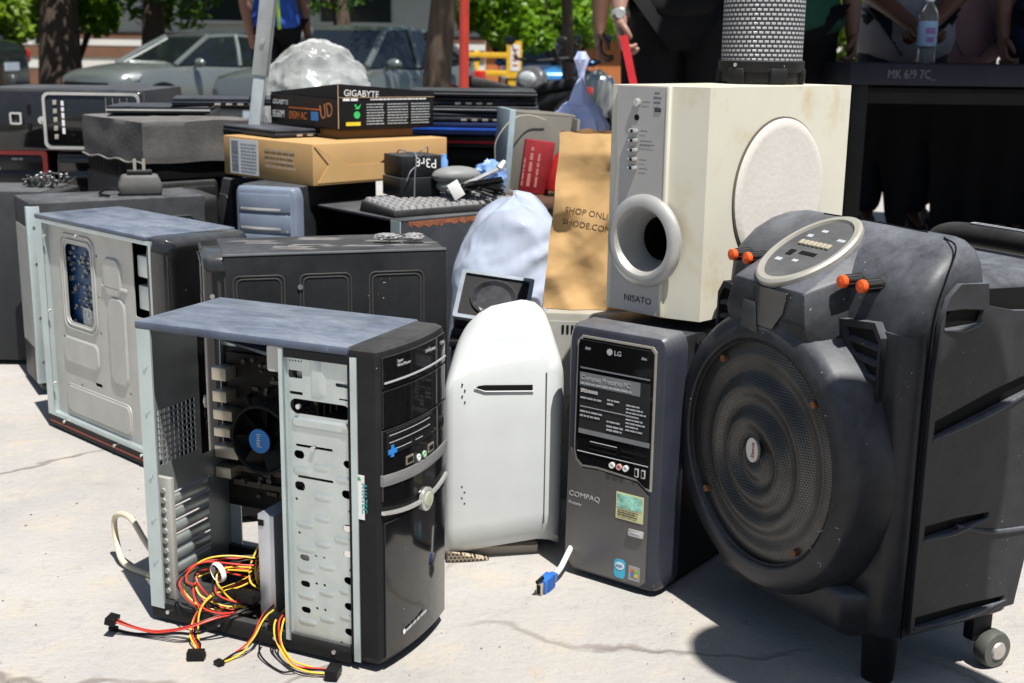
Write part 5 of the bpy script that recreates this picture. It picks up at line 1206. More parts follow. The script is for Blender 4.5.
# profile front (y,z): bottom curve, front face, sloped top  -> loft along x
prof = [(.20, .005), (.05, .005), (.018, .010), (.005, .026), (.0, .06), (.0, .20), (.001, .285), (.006, .303), (.020, .312), (.05, .323), (.10, .340), (.15, .352), (.200, .354)]
for x, i, lz in ((0, .016, 0), (.003, .007, 0), (.009, .002, 0), (.018, 0, 0), (.05, 0, 0), (.09, 0, 0), (.13, 0, 0), (.16, 0, 0), (.185, 0, 0)):
    f = 1 - min(1, x / .185)
    rings.append([(x + f * (.040 + .25 * y), y + i, max(.005, (z - i * .6 + .018 * (1 - f)) - (.42 * max(0, z - .2) * max(0, f - .45) ** 2 * 1.6) )) for y, z in prof])
for x, i in ((.194, .001), (.208, .005), (.220, .016), (.226, .032), (.228, .05)): rings.append([(x, min(.20, y + i), max(.005 + i * .2, z - i * .9 + .018)) for y, z in prof])
mb = MB(); mb.loft(rings); bo = mb.build('case_body', MW, wh, smooth=34)
mb = MB(); mb.tube([(.193, .0008, z) for z in (.06, .1, .2, .30)], .0011, 6); mb.build('panel_seam', mat('seam_shadow', (.10, .10, .10), .8), wh)
mb = MB(); n = 9
mb.plate([(.086, .2795), (.100, .2750), (.172, .2735), (.172, .2820), (.100, .2835), (.090, .2825)], [], .0012, FRONT((0, -.0002, 0))); mb.build('disk_slot', M['dark'], wh)
mb = MB(); mb.tube([(.084, -.0008, .2795), (.100, -.0010, .2738), (.1735, -.0010, .2722)], .0010, 6); mb.build('slot_lip', MW, wh)
mb = MB(); mb.plate(rr(.134, .300, .170, .310, .002), [rr(.1365, .3025, .1675, .3075, .001)], .0006, FRONT((0, .0075, -.006))); mb.build('faded_sticker', mat('yellowed_label', (.68, .64, .46), .6), wh)
mb = MB(); mb.plate([(.12, .0), (.145, .004), (.150, -.012), (.128, -.014)], [], .0008, axes((.01, .07, .347), (1, 0, .10), (0, .95, .3))); mk = mb.build('pale_green_mark', mat('faint_mint', (.48, .62, .58), .6), wh); bv = bvh_of(bo)
for v in mk.data.vertices:
    hit = bv.ray_cast(Vector((v.co.x, v.co.y, .6)), Vector((0, 0, -1)))
    if hit[0] is not None: v.co.z = hit[0].z + .0008
mb = MB()
for (z0, k) in ((.285, 4), (.125, 4)):
    for j in range(k):
        mb.cyl((.066 + .004 * (j % 2), -.0006, z0 - .009 * j), (.066 + .004 * (j % 2), .002, z0 - .009 * j), .0013, n=10)
mb.build('vent_hole', M['dark'], wh)
mb = MB(); mb.hull([(.045, .006, .001), (.105, .006, .001), (.045, -.001, .022), (.070, -.001, .014), (.110, .008, .003), (.045, .03, .001), (.110, .03, .001)]); gr = mb.build('foot_grille', perforated('beige_grille', (.45, .38, .28), (.03, .02, .015), 160, 160, 'XZ', .3), wh)
mb = MB(); mb.box(.02, .19, .03, .19, 0, .013); mb.build('base', mat('beige_base', (.40, .35, .28), .6), wh)

# grey beige amplifier block with red sockets, behind the white case
am = thing('amplifier', 'beige amplifier box with red sockets, under the paper bag', 'amplifier', (.055, 2.09, 0), -6)
mb = MB(); mb.box(0, .24, 0, .18, .0, .335, .004); mb.build('cabinet', mat('beige_grey_metal', (.36, .35, .30), .55, dust=.1, dcol=DUST), am)
mb = MB(); mb.box(.008, .15, -.002, .0, .19, .32); fp = mb.build('socket_plate', mat('plate_grey', (.42, .42, .38), .5), am)
mb = MB()
for k in range(9): mb.box(.03 + k * .008, .034 + k * .008, -.0032, -.001, .300, .314)
for (x, z) in ((.075, .278), (.058, .265), (.062, .245), (.072, .235)): mb.cyl((x, -.003, z), (x, 0, z), .004, n=10)
mb.build('vent_slot', M['dark'], fp)
for z in (.222, .190):
    mb = MB(); mb.cyl((.072, 0, z), (.072, -.016, z), .0062, n=16); mb.cyl((.072, 0, z), (.072, -.004, z), .0085, n=16); mb.build('red_socket', mat('red_plastic', (.70, .04, .03), .35), am)
mb = MB(); mb.tube(spline([(.06, -.012, .20), (.045, -.02, .17), (.052, -.02, .12), (.06, -.01, .06), (.05, -.02, .004)], 8), .006, 8); mb.build('grey_lead', mat('grey_cable', (.28, .26, .23), .5), am)

# blue monitor plug lying on the ground
vg = thing('monitor_cable', 'white cable with a bright blue plug lying on the ground in front', 'cable', (.052, 1.69, 0), 0)
mb = MB(); mb.tube(spline([(.052, .115, .03), (.046, .085, .045), (.036, .062, .036), (.026, .046, .022), (.018, .034, .0155)], 8), .0042, 10); mb.build('cable_sheath', M['label'], vg)
Mp = axes((.016, .030, .0145), (-.52, -.85, -.10), (0, -.12, 1))
mb = MB(); mb.hull([(0, .006, -.005), (0, -.006, -.005), (0, .006, .005), (0, -.006, .005), (.012, .010, -.006), (.012, -.010, -.006), (.012, .010, .006), (.012, -.010, .006), (.040, .012, -.007), (.040, -.012, -.007), (.040, .012, .007), (.040, -.012, .007)], .0015, M=Mp)
for k in range(6): mb.box(.012 + k * .0035, .014 + k * .0035, -.0105, .0105, -.0078, .0078, M=Mp)
pl = mb.build('plug', M['blue'], vg)
mb = MB(); mb.box(.040, .047, -.009, .009, -.0045, .0045, .001, M=Mp); mb.build('plug_shell', M['tan'], pl)
mb = MB()
for s in (-1, 1): mb.cyl(Mp @ Vector((.036, s * .0145, 0)), Mp @ Vector((.052, s * .0145, 0)), .003, n=10)
mb.box(.047, .0475, -.0075, .0075, -.003, .003, M=Mp); mb.build('thumb_screw', M['bwire'], pl)

# ================================================================== subwoofer cabinet
W, D, z0, z1 = .171, .376, .3965, .7235
sb = thing('subwoofer', 'cream subwoofer cabinet with a round port, standing on the dark tower', 'subwoofer', (.133, 1.848, 0), -46.1)
CR = mat('cream_vinyl', (.62, .60, .50), .5, var=.05, scale=6, dust=.03, dcol=(.4, .36, .3))
nt = CR.node_tree; b = nt.nodes['Principled BSDF']; src = b.inputs['Base Color'].links[0].from_socket
tc = nt.nodes.new('ShaderNodeTexCoord'); nz = _n(nt, 'ShaderNodeTexNoise', Scale=11.0, Detail=5.0, Roughness=.6); nt.links.new(tc.outputs['Object'], nz.inputs['Vector'])
mr = _n(nt, 'ShaderNodeMapRange'); mr.inputs['From Min'].default_value = .52; mr.inputs['From Max'].default_value = .72; mr.inputs['To Max'].default_value = .8; nt.links.new(nz.outputs['Fac'], mr.inputs['Value'])
mx = _n(nt, 'ShaderNodeMix', data_type='RGBA'); nt.links.new(mr.outputs['Result'], mx.inputs[0]); nt.links.new(src, mx.inputs[6]); mx.inputs[7].default_value = (.50, .38, .18, 1); nt.links.new(mx.outputs[2], b.inputs['Base Color'])
mb = MB(); sec = [(0, .030), (.024, .004), (.024, 0), (.114, 0), (.114, .004), (.171, .030), (.171, D), (0, D)]
sec = [(0, .012), (.010, .002), (.115, .002), (.118, .004), (.171, .020), (.171, D), (0, D)]
mb.loft([[(x, y, z) for x, y in sec] for z in (z0, z1)]); cab = mb.build('cabinet', CR, sb, smooth=0)
GF = mat('silver_grey_plastic', (.44, .43, .42), .42, metal=.15, dust=.12, dcol=(.42, .38, .3), var=.06)
mb = MB(); mb.plate([(.022, .722), (.113, .722), (.113, .398), (.020, .398), (.020, .55), (.026, .60), (.022, .66)], [], .004, FRONT((0, .002, 0))); fp = mb.build('front_panel', GF, sb)
mb = MB(); mb.box(.113, .118, -.003, .004, z0 + .001, z1 - .001, .001); pe = mb.build('panel_edge', CR, sb)
mb = MB(); MR = FRONT((.083, -.002, .505))
cut([cab, fp, pe], MB().cyl((.083, -.04, .505), (.083, .118, .505), .0440, n=48)); mb = MB()
mb.lathe([(.067, -.001), (.067, .004), (.063, .009), (.056, .0115), (.0495, .0105), (.0455, .005), (.0425, -.004), (.036, -.022), (.0325, -.034), (.0322, -.036)], 48, MR, cap0=False, cap1=False); pr = mb.build('bass_port', mat('silver_ring', (.46, .46, .45), .36, metal=.35, dust=.15, up=.1, dcol=(.5, .42, .3)), sb)
mb = MB(); mb.lathe([(.0325, -.034), (.0325, -.11), (0, -.11)], 32, MR, cap0=False, cap1=False); mb.build('port_tube', M['dark'], pr)
for z in (.660, .6465, .633, .620, .6075):
    mb = MB(); mb.box(.047, .064, -.0075, -.001, z - .0032, z + .0032, .0025); bt = mb.build('button', M['chrome'], fp)
    mb = MB(); mb.box(.0535, .0575, -.0082, -.006, z - .0022, z + .0022); mb.build('button_mark', M['dark'], bt)
mb = MB(); mb.lathe([(.0062, 0), (.0062, .003), (.0045, .0045), (0, .0045)], 20, FRONT((.060, -.002, .700)), cap1=False); mb.build('power_knob', M['chrome'], fp)
mb = MB(); mb.lathe([(.0044, 0), (.0044, .0006)], 16, FRONT((.060, -.0022, .679))); mb.build('sensor_hole', M['dark'], fp)
DG = mat('dark_grey_print', (.05, .05, .055), .5)
text('lettering', 'NISATO', .0135, FRONT((.047, -.0026, .413)), DG, fp, sx=1.1)
lines('print_lines', [(.091, .712, .013, .003), (.091, .7055, .013, .003), (.091, .699, .013, .003), (.070, .700, .014, .0014), (.068, .6595, .013, .0014), (.068, .6455, .022, .0014), (.068, .6405, .026, .0014), (.068, .619, .012, .0014), (.068, .6065, .014, .0014)], FRONT((0, -.0026, 0)), mat('mid_grey_print', (.16, .16, .17), .5), fp)
mb = MB(); mb.box(.092, .104, -.0028, -.002, .688, .694, .0005); mb.build('print_block', DG, fp)
MD = RIGHT((W, .196, .566))
mb = MB(); mb.lathe([(.112, 0), (.112, .004), (.104, .007), (.098, .0062), (0, .0068)], 56, MD, cap1=False); mb.build('woofer_cover', mat('white_fabric_cover', (.66, .63, .59), .75, var=.07, scale=5, bump=.15, bscale=120, dust=.35, dcol=(.50, .44, .34)), sb)
mb = MB(); mb.lathe([(.1145, 0), (.1145, .002), (.112, .003)], 56, MD); mb.build('cover_rim', mat('rim_brown', (.10, .085, .07), .6), sb)
mb = MB()
for (x, y) in ((.03, .05), (.14, .05), (.03, .28), (.14, .22)): mb.cyl((x, y, .3885), (x, y, z0), .012, n=12)
mb.build('foot', M['rubber'], sb)

# ================================================================== cylindrical mesh speaker on the subwoofer
cs = thing('mesh_speaker', 'cylindrical speaker of grey wire mesh on a black base, on the cream subwoofer', 'speaker', (.384, 2.005, z1 + .0005), -46)
mb = MB(); mb.lathe([(.0655, .018), (.0665, .022), (.0665, .034), (.064, .036)], 48); mb.lathe([(.060, .0), (.062, .004), (.062, .02)], 48)
for k in range(6):
    a = 2 * math.pi * k / 6; mb.box(-.014, .014, .053, .068, .0, .024, .003, M=Matrix.Rotation(a, 4, 'Z'))
bs = mb.build('base', M['black'], cs)
mb = MB(); n = 64; hgt = .24; vs = []; fs = []
mb.lathe([(.0625, .034), (.0625, .274)], n, cap0=False, cap1=False); gm = mb.build('mesh_grille', perforated('wire_mesh', (.55, .55, .57), (.035, .035, .04), 1, 1, 'UV', .30, rough=.35, metal=.4, dash=(.85, 1.25)), cs, recalc=True)
uv = gm.data.uv_layers.new(name='uv')
for poly in gm.data.polygons:
    angs = []
    for li in poly.loop_indices:
        co = gm.data.vertices[gm.data.loops[li].vertex_index].co; angs.append([li, math.atan2(co.y, co.x) / (2 * math.pi) % 1.0, co.z])
    if max(a[1] for a in angs) - min(a[1] for a in angs) > .5:
        for a in angs:
            if a[1] < .5: a[1] += 1
    for li, u, z in angs: uv.data[li].uv = (u * 44, z * 150)
mb = MB(); mb.lathe([(.064, .270), (.066, .274), (.066, .286), (.058, .292), (0, .292)], 48, cap1=False); mb.build('top_cap', M['black'], cs)
mb = MB(); mb.cyl((.0, -.0655, .0285), (.0, -.0685, .0285), .003, n=10); mb.build('screw', M['screw'], cs)

# ================================================================== big portable speaker
sp = thing('portable_speaker', 'large dusty black portable loudspeaker with a round front grille and castors', 'loudspeaker', (.460, 1.398, 0), -63.2)
SPB = mat('dusty_speaker_plastic', (.013, .014, .017), .33, spec=.7, dust=.20, up=.85, dcol=(.31, .33, .37), scale=26, var=.25, specks=1.15, bump=.05, bscale=250)
def rrect3(x0, x1, y0, y1, r, z, n=6): return [(x, y, z) for x, y in rr(x0, y0, x1, y1, r, n)]
ST = [(.068, .012, .010, .205, .018), (.076, .003, .003, .215, .022), (.095, 0, 0, .225, .024), (.22, 0, 0, .262, .024), (.33, 0, 0, .29, .024), (.43, .0, .0, .305, .026), (.452, .002, .002, .30, .026)]
ST2 = [(.40, .001, .001, .118, .026), (.490, .002, .006, .122, .028), (.510, .003, .016, .122, .028), (.532, .008, .036, .121, .028), (.547, .018, .058, .118, .024), (.556, .034, .078, .112, .015), (.559, .050, .092, .108, .007)]
ST3 = [(.40, .003, .09, .304, .028), (.48, .003, .09, .304, .03), (.502, .008, .09, .299, .03), (.512, .020, .09, .288, .03), (.515, .05, .09, .26, .03)]
mb = MB(); mb.loft([rrect3(-.375 + i, -i, fy, by, r, z) for z, i, fy, by, r in ST])
for S_ in (ST2, ST3): mb.loft([rrect3(-.375 + i, -i, fy, by, r, z) for z, i, fy, by, r in S_])
body = mb.build('cabinet', SPB, sp, smooth=38)
# right side facing with slanted slots: u = y, v = z
out = [(.030, .082), (.205, .088), (.225, .20), (.262, .33), (.285, .45), (.268, .492), (.235, .506), (.085, .512), (.052, .500), (.034, .470), (.030, .40)]
out = [(.030, .082), (.205, .088), (.225, .20), (.262, .33), (.275, .44), (.262, .468), (.15, .476), (.108, .485), (.104, .512), (.060, .514), (.044, .500), (.034, .470), (.030, .40)]
def slot(a, b, h0, h1): (ya, za), (yb, zb) = a, b; return [(ya, za), (yb, zb), (yb + .004, zb + h1), (ya + (yb - ya) * .5, (za + zb) / 2 + (h0 + h1) / 2 + .002), (ya, za + h0)]
SL = [slot((.040, .462), (.096, .464), .022, .017), slot((.038, .330), (.215, .380), .022, .024), slot((.038, .204), (.140, .214), .017, .009), slot((.036, .0885), (.184, .0945), .015, .009)]
mb = MB(); mb.plate(out, SL, .007, RIGHT((.0005, 0, 0))); sd = mb.build('side_panel', SPB, sp)
mb = MB(); mb.plate([(.036, .085), (.20, .09), (.28, .44), (.23, .50), (.08, .505), (.04, .47)], [], .0008, RIGHT((.0, 0, 0))); mb.build('slot_back', M['dark'], sd)
mb = MB()
for s in SL:
    (ya, za), (yb, zb) = s[0], s[1]
    P = [(.0075, ya, za - .001), (.0095, (ya + yb) / 2, (za + zb) / 2 - .003), (.0075, yb + .006, zb + .002)]
    mb.tube(spline(P, 6), [.0012 + .0022 * math.sin(math.pi * min(1, i / 12)) for i in range(13)], 8)
mb.build('slot_lip', SPB, sd)
mb = MB(); mb.tube(spline([(.0074, .09, .212), (.0085, .15, .196), (.0074, .215, .190)], 8), .0035, 8); mb.build('side_rib', SPB, sd)
# moulding seams
SEAM = mat('seam_gap', (.002, .002, .002), .9)
mb = MB(); mb.tube(spline([(.0012, .022, .075), (.0012, .024, .20), (.0012, .024, .40), (.001, .030, .480), (-.002, .046, .522), (-.016, .070, .5525), (-.05, .085, .5592)], 10), .0011, 6)
mb.tube(spline([(-.09, .098, .5596), (-.18, .104, .5597), (-.28, .098, .5597)], 8), .0011, 6); mb.build('mould_seam', SEAM, sp)
# round housing
CXH, CZH = -.205, .262
MH = FRONT((CXH, 0, CZH))
mb = MB(); mb.lathe([(.198, -.03), (.194, .002), (.1865, .040), (.1835, .0455), (.1795, .0500), (.176, .0520), (.160, .0560), (.1525, .0560), (.1505, .054), (.149, .048), (.148, .030)], 96, MH, cap0=False, cap1=False); hs = mb.build('round_housing', SPB, sp, smooth=24)
mb = MB(); mb.lathe([(.1505, .048), (.1505, .0505), (.147, .052), (.145, .0505)], 64, MH, False, False); mb.build('grille_ring', M['rubber'], hs)
# swirled grille
vs = []; fs = []; NR, NA = 46, 96
def hgt(r, a):
    q = r / .148; s = math.sin(2 * math.pi * (q * 3.6 + .55 * math.sin(a + .6) * (1 - q))) * math.sin(math.pi * min(1, q * 1.02)) ** .6
    return .0052 * s * (1 - max(0, (q - .86) / .14)) + .010 * (1 - q * q) * .6
for i in range(NR + 1):
    for j in range(NA):
        r = .0003 + .148 * i / NR; a = 2 * math.pi * j / NA; vs.append((r * math.cos(a), r * math.sin(a), .044 + hgt(r, a)))
for i in range(NR):
    for j in range(NA): fs.append([i * NA + j, i * NA + (j + 1) % NA, (i + 1) * NA + (j + 1) % NA, (i + 1) * NA + j])
mb = MB(); mb.add(vs, fs, MH)
gr = mb.build('grille', perforated('black_speaker_mesh', (.085, .083, .082), (.002, .002, .002), 300, 300, 'XZ', .37, rough=.36, metal=.6, dust=.45), hs, smooth=180)
mb = MB()
for a in (128, 42, 218, 308):
    c, s = math.cos(R(a)), math.sin(R(a)); mb.cyl(MH @ Vector((.137 * c, .137 * s, .044)), MH @ Vector((.137 * c, .137 * s, .052)), .0048, n=14)
mb.build('rusty_screw', mat('rust', (.18, .075, .03), .7, var=.5, scale=100), gr)
mb = MB(); mb.plate(ell(0, 0, .0125, .0165, 28), [], .004, axes((CXH - .002, -.054, CZH + .004), (1, 0, 0), (0, 0, 1))); bdg = mb.build('badge', M['chrome'], hs)
text('lettering', 'Daxwa', .0075, axes((CXH + .002, -.0584, CZH - .006), (0, 0, 1), (-1, 0, 0)), mat('print_red', (.45, .05, .04), .5), bdg)
# lower chin under the housing, feet
mb = MB(); mb.hull([(CXH - .13, -.034, .13), (CXH + .150, -.030, .12), (CXH - .085, -.036, .070), (CXH + .150, -.026, .072), (CXH - .055, -.022, .056), (CXH + .150, -.016, .060), (CXH - .10, .03, .12), (CXH + .19, .03, .12), (CXH - .09, .05, .057), (CXH + .185, .04, .066)], .010, 3); mb.build('chin', SPB, sp, smooth=50)
for x in (-.045, -.33):
    mb = MB(); mb.cyl((x, .034 if x > -.1 else .12, .0), (x, .034 if x > -.1 else .12, .08), .020, .024, n=18); mb.build('foot', M['black'], sp)
# neck and sloping control panel
mb = MB(); mb.hull([(CXH - .050, -.048, .415), (CXH + .050, -.048, .415), (CXH - .080, -.054, .446), (CXH + .080, -.054, .446), (CXH - .070, -.050, .486), (CXH + .070, -.050, .486), (CXH - .056, .085, .561), (CXH + .056, .085, .561), (CXH - .10, .01, .40), (CXH + .10, .01, .40), (CXH - .10, .10, .53), (CXH + .10, .10, .53), (CXH - .088, -.024, .37), (CXH + .088, -.024, .37)], .0028, 2)
nk = mb.build('neck', SPB, sp, smooth=24)
mb = MB(); mb.hull([(CXH - .044, -.0575, .424), (CXH - .006, -.0575, .420), (CXH - .040, -.0580, .462), (CXH - .014, -.0580, .462), (CXH - .030, -.04, .43)], .002); mb.build('neck_tongue', mat('dusty_tongue', (.03, .03, .03), .6, dust=.6, up=.3, dcol=DUST), nk)
mb = MB(); mb.plate([(CXH - .014, .432), (CXH + .020, .432), (CXH + .040, .456), (CXH + .046, .482), (CXH - .020, .482), (CXH - .016, .458)], [], .0015, axes((0, -.0548, 0), (1, 0, 0), (0, .0, 1))); mb.build('neck_recess_shade', M['gloss'], nk)  # flat black plate, painting in the dark of a recess
MPn = axes((CXH, .014, .5235), (1, 0, 0), (0, .874, .486))
mb = MB(); mb.lathe([(1.0, -.004), (1.0, .004), (.95, .0065), (.86, .0065), (.84, .003)], 56, MPn @ Matrix.Diagonal((.060, .078, 1, 1)), True, False); mb.build('panel_ring', mat('worn_silver_ring', (.44, .42, .36), .38, metal=.4, dust=.3, dcol=DUST), nk)
mb = MB(); mb.plate(ell(0, 0, .0515, .067, 40), [], .003, MPn); cp = mb.build('control_panel', mat('panel_plastic', (.03, .031, .036), .5, dust=.3, up=.45, dcol=DUST), nk)
mb = MB()
for k in range(7): mb.box(-.028 + k * .0085, -.0215 + k * .0085, .006, .015, .003, .006, .0008, M=MPn)
mb.build('button', mat('pale_button', (.42, .38, .28), .5), cp)
mb = MB(); mb.box(-.028, -.017, -.018, -.006, .0028, .0036, M=MPn); mb.box(-.008, .022, -.012, -.005, .0028, .0036, M=MPn); mb.build('slot', M['dark'], cp)
lines('print_marks', [(-.034, -.032, .012, .006), (-.004, -.028, .010, .005), (.024, .026, .014, .005), (-.032, .024, .010, .006), (-.018, .038, .012, .005)], MPn @ Matrix.Translation((0, 0, .0032)), M['greyprint'], cp)
# vents beside the neck
for sgn in (1, -1):
    cx = CXH + sgn * .124
    q = [(cx - .040 * sgn, .455), (cx + .026 * sgn, .462), (cx + .038 * sgn, .445), (cx + .040 * sgn, .372), (cx + .030 * sgn, .352), (cx + .018 * sgn, .356)]
    q = q if sgn > 0 else q[::-1]
    c0 = (sum(p[0] for p in q) / 6, sum(p[1] for p in q) / 6); inn = [(c0[0] + (x - c0[0]) * .80, c0[1] + (z - c0[1]) * .84) for x, z in q]
    mb = MB(); mb.plate(q, [inn], .012, FRONT((0, .004, 0))); vt = mb.build('air_vent', SPB, sp)
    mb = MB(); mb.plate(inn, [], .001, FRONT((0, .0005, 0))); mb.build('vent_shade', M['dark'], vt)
    mb = MB()
    for k in range(4):
        z = .432 - k * .0195; t = (.455 - z) / .1; xa = cx - sgn * (.030 - .052 * t); xb = cx + sgn * .033
        mb.hull([(xa, -.007, z), (xb, -.007, z - .004), (xa, -.007, z + .004), (xb, -.007, z), (xa, -.001, z + .006), (xb, -.001, z + .003)])
    mb.build('vent_slat', SPB, vt)
# knobs with orange tips, two each side
for x in (-.074, -.108, -.296, -.328):
    y0 = .016; z = .503
    mb = MB(); mb.lathe([(.0095, -.006), (.0095, .004), (.0078, .006), (.0078, .028)], 22, FRONT((x, y0, z)))
    for k in range(10):
        a = 2 * math.pi * k / 10; mb.box(-.0007, .0007, .0074, .0086, .006, .027, M=FRONT((x, y0, z)) @ Matrix.Rotation(a, 4, 'Z'))
    kb = mb.build('knob', M['black'], sp)
    mb = MB(); mb.lathe([(.0078, .0275), (.0082, .029), (.0075, .034), (0, .036)], 22, FRONT((x, y0, z)), cap1=False); mb.build('knob_tip', M['orange'], kb)
rg_ = random.Random(5)
for (cx_, cz_) in ((CXH + .130, .20), (CXH + .118, .175)):
    P = [(cx_, -.054, cz_)]
    for _ in range(5): P.append((P[-1][0] + rg_.uniform(-.004, .014), -.054 + .012 * max(0, (math.hypot(P[-1][0] - CXH, P[-1][2] - CZH) - .17) / .02) , P[-1][2] + rg_.uniform(-.010, .008)))
    mb = MB(); mb.tube(spline(P, 4), .0004, 5); mb.build('cobweb_strand', M['greyprint'], sp)
# castor wheels at the back, handle
for x in (-.010, -.345):
    mb = MB(); mb.box(x - .020, x - .002, .160, .195, .035, .072, .004); mb.build('castor_bracket', M['black'], sp)
    mb = MB(); mb.lathe([(.012, -.011), (.0225, -.010), (.0245, -.006), (.0245, .006), (.0225, .010), (.012, .011)], 32, RIGHT((x + .004, .190, .0245))); wl = mb.build('castor_wheel', mat('worn_castor', (.045, .05, .042), .6, dust=.35, dcol=(.28, .28, .25)), sp)
    mb = MB(); mb.lathe([(.0125, .0105), (.0105, .0135), (0, .0145)], 24, RIGHT((x + .004, .190, .0245)), cap1=False); mb.build('hub_cap', mat('hub_metal', (.52, .50, .47), .4, metal=.5, dust=.3, dcol=(.35, .25, .2)), wl)
mb = MB(); mb.tube(spline([(-.06, .27, .40), (-.06, .325, .46), (-.07, .352, .502), (-.12, .355, .518), (-.22, .355, .520), (-.30, .355, .516), (-.325, .348, .498), (-.33, .32, .46), (-.33, .27, .40)], 8), .017, 14); hn = mb.build('carry_handle', M['black'], sp)
mb = MB(); mb.plate(rr(-.26, -.006, -.16, .006, .003), [rr(-.257, -.003, -.163, .003, .002)], .0008, TOP((0, .355, .537))); mb.build('handle_inlay', M['greyprint'], hn)
# ================================================================== people
def skinmesh(name, chains, radii, mt, parent, sub=2, label=None):
    """one continuous surface grown along connected joints (skin + subdivision, applied); chains of joint names over dict radii{name:(pos,r)}"""
    names = []; edges = []
    for ch in chains:
        for n in ch:
            if n not in names: names.append(n)
        for a, b in zip(ch, ch[1:]): edges.append((names.index(a), names.index(b)))
    me = bpy.data.meshes.new(name); me.from_pydata([radii[n][0] for n in names], edges, [])
    o = bpy.data.objects.new(name, me); COL.objects.link(o)
    md = o.modifiers.new('s', 'SKIN'); md.use_smooth_shade = True; md.branch_smoothing = .6
    for i, n in enumerate(names):
        r = radii[n][1]; sv = me.skin_vertices[0].data[i]; sv.radius = r if isinstance(r, tuple) else (r, r); sv.use_root = (i == 0)
    ms = o.modifiers.new('d', 'SUBSURF'); ms.levels = sub; ms.render_levels = sub
    dg = bpy.context.evaluated_depsgraph_get(); dg.update()
    m2 = bpy.data.meshes.new_from_object(o.evaluated_get(dg)); m2.name = name; bpy.data.objects.remove(o)
    m2.materials.clear(); m2.materials.append(mt); m2.polygons.foreach_set('use_smooth', [True] * len(m2.polygons))
    o = bpy.data.objects.new(name, m2); COL.objects.link(o); o.parent = parent
    if label: o['label'] = label
    return o
def hand_mesh(wrist, elbow, curl, side, mt):
    """palm, four bent fingers and a thumb; returns a MB of skinned fingers merged with the palm"""
    d = (Vector(wrist) - Vector(elbow)).normalized(); ref = Vector((0, -1, 0)); w = d.cross(ref).normalized() * side; nrm = w.cross(d).normalized() * side
    return d, w, nrm
def person(label, loc, rz, cloth, arms, hair, lean=0, group=None, skin=(.20, .10, .065), sleeve='short', hgt=1.68, watch=None, hem=.90):
    t = thing('person', label, 'person', loc, rz, group); k = hgt / 1.68
    SK = mat('skin', skin, .5, var=.08, scale=20); top, trou, shoe = cloth
    J = {'pelvis': ((0, 0, .93), (.15, .11)), 'belly': ((0, 0, 1.05), (.135, .10)), 'chest': ((0, -lean * .6, 1.25), (.150, .105)), 'upper': ((0, -lean, 1.38), (.120, .085)), 'neck': ((0, -lean - .01, 1.455), .052), 'headlow': ((0, -lean - .03, 1.53), (.070, .080)), 'head': ((0, -lean - .02, 1.61), (.078, .095)), 'crown': ((0, -lean - .01, 1.665), (.05, .06))}
    for s, n in ((-1, 'l'), (1, 'r')):
        J['hip' + n] = ((s * .09, 0, .88), .095); J['knee' + n] = ((s * .10, -.02, .49), .058); J['calf' + n] = ((s * .10, .0, .35), .054); J['ank' + n] = ((s * .10, .02, .09), .036); J['toe' + n] = ((s * .11, -.11, .035), (.036, .028))
        sh, el, wr = arms[0 if s < 0 else 1]
        J['sh' + n] = (sh, .055); J['el' + n] = (el, .044); J['fo' + n] = (tuple(Vector(el).lerp(Vector(wr), .35)), .046); J['wr' + n] = (wr, .030)
        d = (Vector(wr) - Vector(el)).normalized(); J['pa' + n] = (tuple(Vector(wr) + d * .05), (.036, .018)); J['kn' + n] = (tuple(Vector(wr) + d * .085), (.036, .015))
    ch = [['pelvis', 'belly', 'chest', 'upper', 'neck', 'headlow', 'head', 'crown']]
    for n in 'lr': ch += [['pelvis', 'hip' + n, 'knee' + n, 'calf' + n, 'ank' + n, 'toe' + n], ['upper', 'sh' + n, 'el' + n, 'fo' + n, 'wr' + n, 'pa' + n, 'kn' + n]]
    body = skinmesh('body', ch, J, SK, t)
    # fingers, nose, ears joined into the same body mesh
    extra = MB()
    for s, n in ((-1, 'l'), (1, 'r')):
        wr, el = Vector(J['wr' + n][0]), Vector(J['el' + n][0]); d = (wr - el).normalized(); fwd = Vector((0, -1, 0)); w = (fwd - d * fwd.dot(d)).normalized(); nn = d.cross(w).normalized()
        inn = nn if nn.x * s < 0 else -nn        # towards the body: fingers curl that way
        for q, (off, ln) in enumerate(((.030, .075), (.010, .085), (-.010, .080), (-.029, .062))):
            b = wr + d * .075 + w * off; p1 = b + d * ln * .45 + inn * .006; p2 = p1 + (d * .5 + inn * .8).normalized() * ln * .40; p3 = p2 + (d * -.35 + inn * .9).normalized() * ln * .30
            extra.tube(spline([b - d * .02, b, p1, p2, p3], 4), [.0100] * 5 + [.0098] * 4 + [.009] * 4 + [.0082, .0078, .007, .005], 8)
        b = wr + d * .035 + w * .028; extra.tube(spline([b - w * .01, b + w * .018 + d * .015 + inn * .008, b + w * .022 + d * .042 + inn * .022, b + w * .010 + d * .062 + inn * .034], 4), [.013, .013, .012, .012, .0115, .011, .011, .0105, .010, .0095, .009, .008, .006], 8)
    hx = -lean - .02
    extra.hull([(-.016, hx - .094, 1.575), (.016, hx - .094, 1.575), (0, hx - .118, 1.580), (0, hx - .090, 1.625), (0, hx - .096, 1.568)], .004)
    for s in (-1, 1): extra.ball((s * .079, hx + .005, 1.59), .010, .020, .030, 10, 8)
    bm = bmesh.new(); bm.from_mesh(body.data); tmp = bpy.data.meshes.new('x'); tmp.from_pydata([tuple(v) for v in extra.v], [], extra.f); bm.from_mesh(tmp); bm.to_mesh(body.data); bm.free(); bpy.data.meshes.remove(tmp)
    body.data.polygons.foreach_set('use_smooth', [True] * len(body.data.polygons))
    mb = MB()
